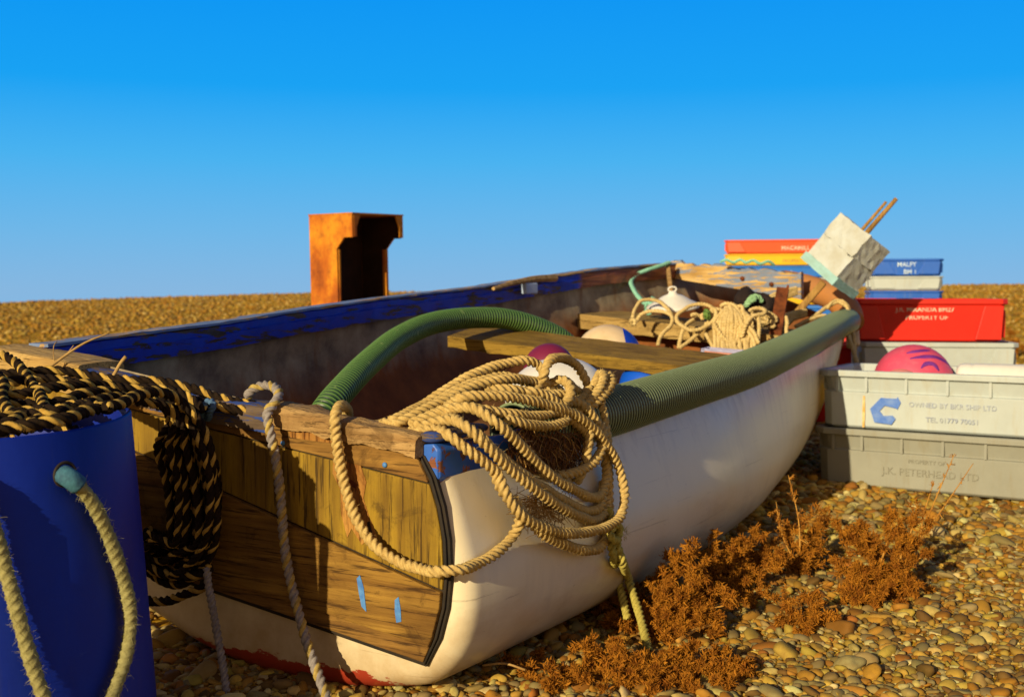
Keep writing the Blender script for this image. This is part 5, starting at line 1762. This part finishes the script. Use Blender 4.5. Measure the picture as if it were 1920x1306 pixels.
b1 = G(1250, 1195)
weed(b1, stems_from(b1, [(1115, 1120, .2), (1135, 1150, .2), (1160, 1120, .25), (1240, 1075, .15), (1255, 1160, .02), (1290, 1030, .12), (1265, 1085, .1), (1300, 1100, .05), (1345, 1110, .1), (1330, 1160, 0), (1290, 1140, .0), (1380, 1130, .02), (1250, 1200, -.02), (1130, 1210, .05), (1320, 1060, .08), (1175, 1090, .3), (1270, 1050, .1), (1300, 1200, -.04), (1360, 1190, -.02), (1260, 1225, -.06), (1160, 1228, .02)], spread=.085), 3600, 'tall clump of rust brown dry weed under the hanging rope tail', seed=1)
b2 = G(1215, 1275)
weed(b2, stems_from(b2, [(1060, 1280, 0), (1000, 1300, -.05), (1110, 1240, .05), (1150, 1290, -.1), (1190, 1240, .05), (1260, 1240, .1), (1300, 1270, 0), (1350, 1230, .1), (1390, 1262, .0), (1230, 1306, -.12), (1310, 1310, -.1), (1040, 1318, -.1), (1130, 1320, -.12), (1380, 1300, -.08), (1290, 1225, .06), (1330, 1210, .08), (1210, 1225, .06), (1150, 1215, .08), (1420, 1250, .02), (1090, 1215, .08)], bend=.012, spread=.055), 3600, 'flat mat of dead brown weed lying on the pebbles below the tall clump', seed=2)
b3 = G(1352, 1120)
weed(b3, stems_from(b3, [(1375, 1050, .1), (1330, 1010, .1), (1345, 1060, .05), (1450, 1020, .3, .6), (1540, 955, .6, .5), (1400, 1110, 0), (1425, 1070, .1), (1450, 1050, .25), (1480, 1170, -.1, .5), (1410, 1180, -.12), (1390, 1020, .15), (1420, 1000, .2), (1480, 1050, .1)], rad=.005, spread=.075), 3200, 'brown weed with a long pale stalk leaning away towards the bins', seed=3)
b4 = G(1500, 1080)
weed(b4, stems_from(b4, [(1475, 1005, .1), (1525, 985, .2), (1560, 965, .3, .6), (1440, 1040, 0), (1500, 1030, .1), (1478, 890, .1, .05, .015), (1455, 940, .1, .12, .02), (1545, 1030, .1)], rad=.003, spread=.065), 2200, 'wispy brown weed with thin upright stalks behind the big clump', seed=4)
b5 = G(1655, 1120)
weed(b5, stems_from(b5, [(1575, 990, .1), (1560, 1060, .05), (1600, 1070, 0), (1570, 1150, -.1), (1650, 1030, .1), (1700, 1000, .1), (1735, 1040, .05), (1690, 1110, 0), (1640, 1190, -.15), (1590, 1215, -.15), (1740, 1110, .05), (1745, 980, .15, .35, .04), (1680, 1160, -.08), (1620, 985, .12), (1670, 970, .12), (1720, 960, .12, .6), (1600, 1120, -.05), (1650, 1080, 0)], rad=.0045, spread=.08), 3400, 'bushy brown weed standing alone in the sun among pebbles', seed=5)
b9 = G(1893, 668)
weed(b9, stems_from(b9, [(1880, 640, .1), (1895, 622, .1), (1912, 635, .1), (1925, 650, .0), (1905, 655, 0)], rad=.004, spread=.09), 900, 'weed tuft on the shingle behind the cream bins', size=.018, seed=9)
b6 = G(1712, 1035)
weed(b6, stems_from(b6, [(1750, 905, .02, .10, .03), (1790, 850, .04, .03, .012), (1825, 868, .05, .0, .01)], rad=.0032, bend=.0, spread=.025), 900, 'slender bare twig rising in front of the lower bin', seed=6)
b7 = G(985, 1262)
weed(b7, stems_from(b7, [(960, 1240, .05), (1010, 1235, .05), (1040, 1255, 0), (930, 1250, .05, .3)], rad=.002, spread=.03, bend=.01), 700, 'small dry tuft close beside the hull', seed=7)
b8 = G(1530, 1185)
weed(b8, stems_from(b8, [(1480, 1160, .05), (1520, 1120, .05), (1545, 1150, .05), (1500, 1205, -.05), (1430, 1180, .05)], rad=.003, spread=.06, bend=.02), 2000, 'low brown weed between the tall clump and the bushy one', seed=8)
# bits of stick and straw on the pebbles
for i, (u0, v0, u1, v1, lab) in enumerate(((1530, 1180, 1570, 1160, 'thick broken stalk lying between two weeds'), (1270, 1225, 1345, 1195, 'dark stick lying in the flat weed mat'), (905, 1272, 985, 1285, 'pale straw on the pebbles near the stern corner'), (1680, 1060, 1625, 1068, 'reddish stick lying under the bushy weed'))):
    p, q = G(u0, v0), G(u1, v1)
    p[2] += .03; q[2] += .035
    P = spline([p, (p + q) / 2 + np.array([0, .01, .006]), q], .01)
    V, F = tube(P, np.linspace(.006, .0035, len(P)) if i != 2 else .0025, 7)
    o = obj('stick', V, F, fol_mats[1] if i != 2 else M['twig']); tag(o, lab, 'stick', 'sticks on the shingle')
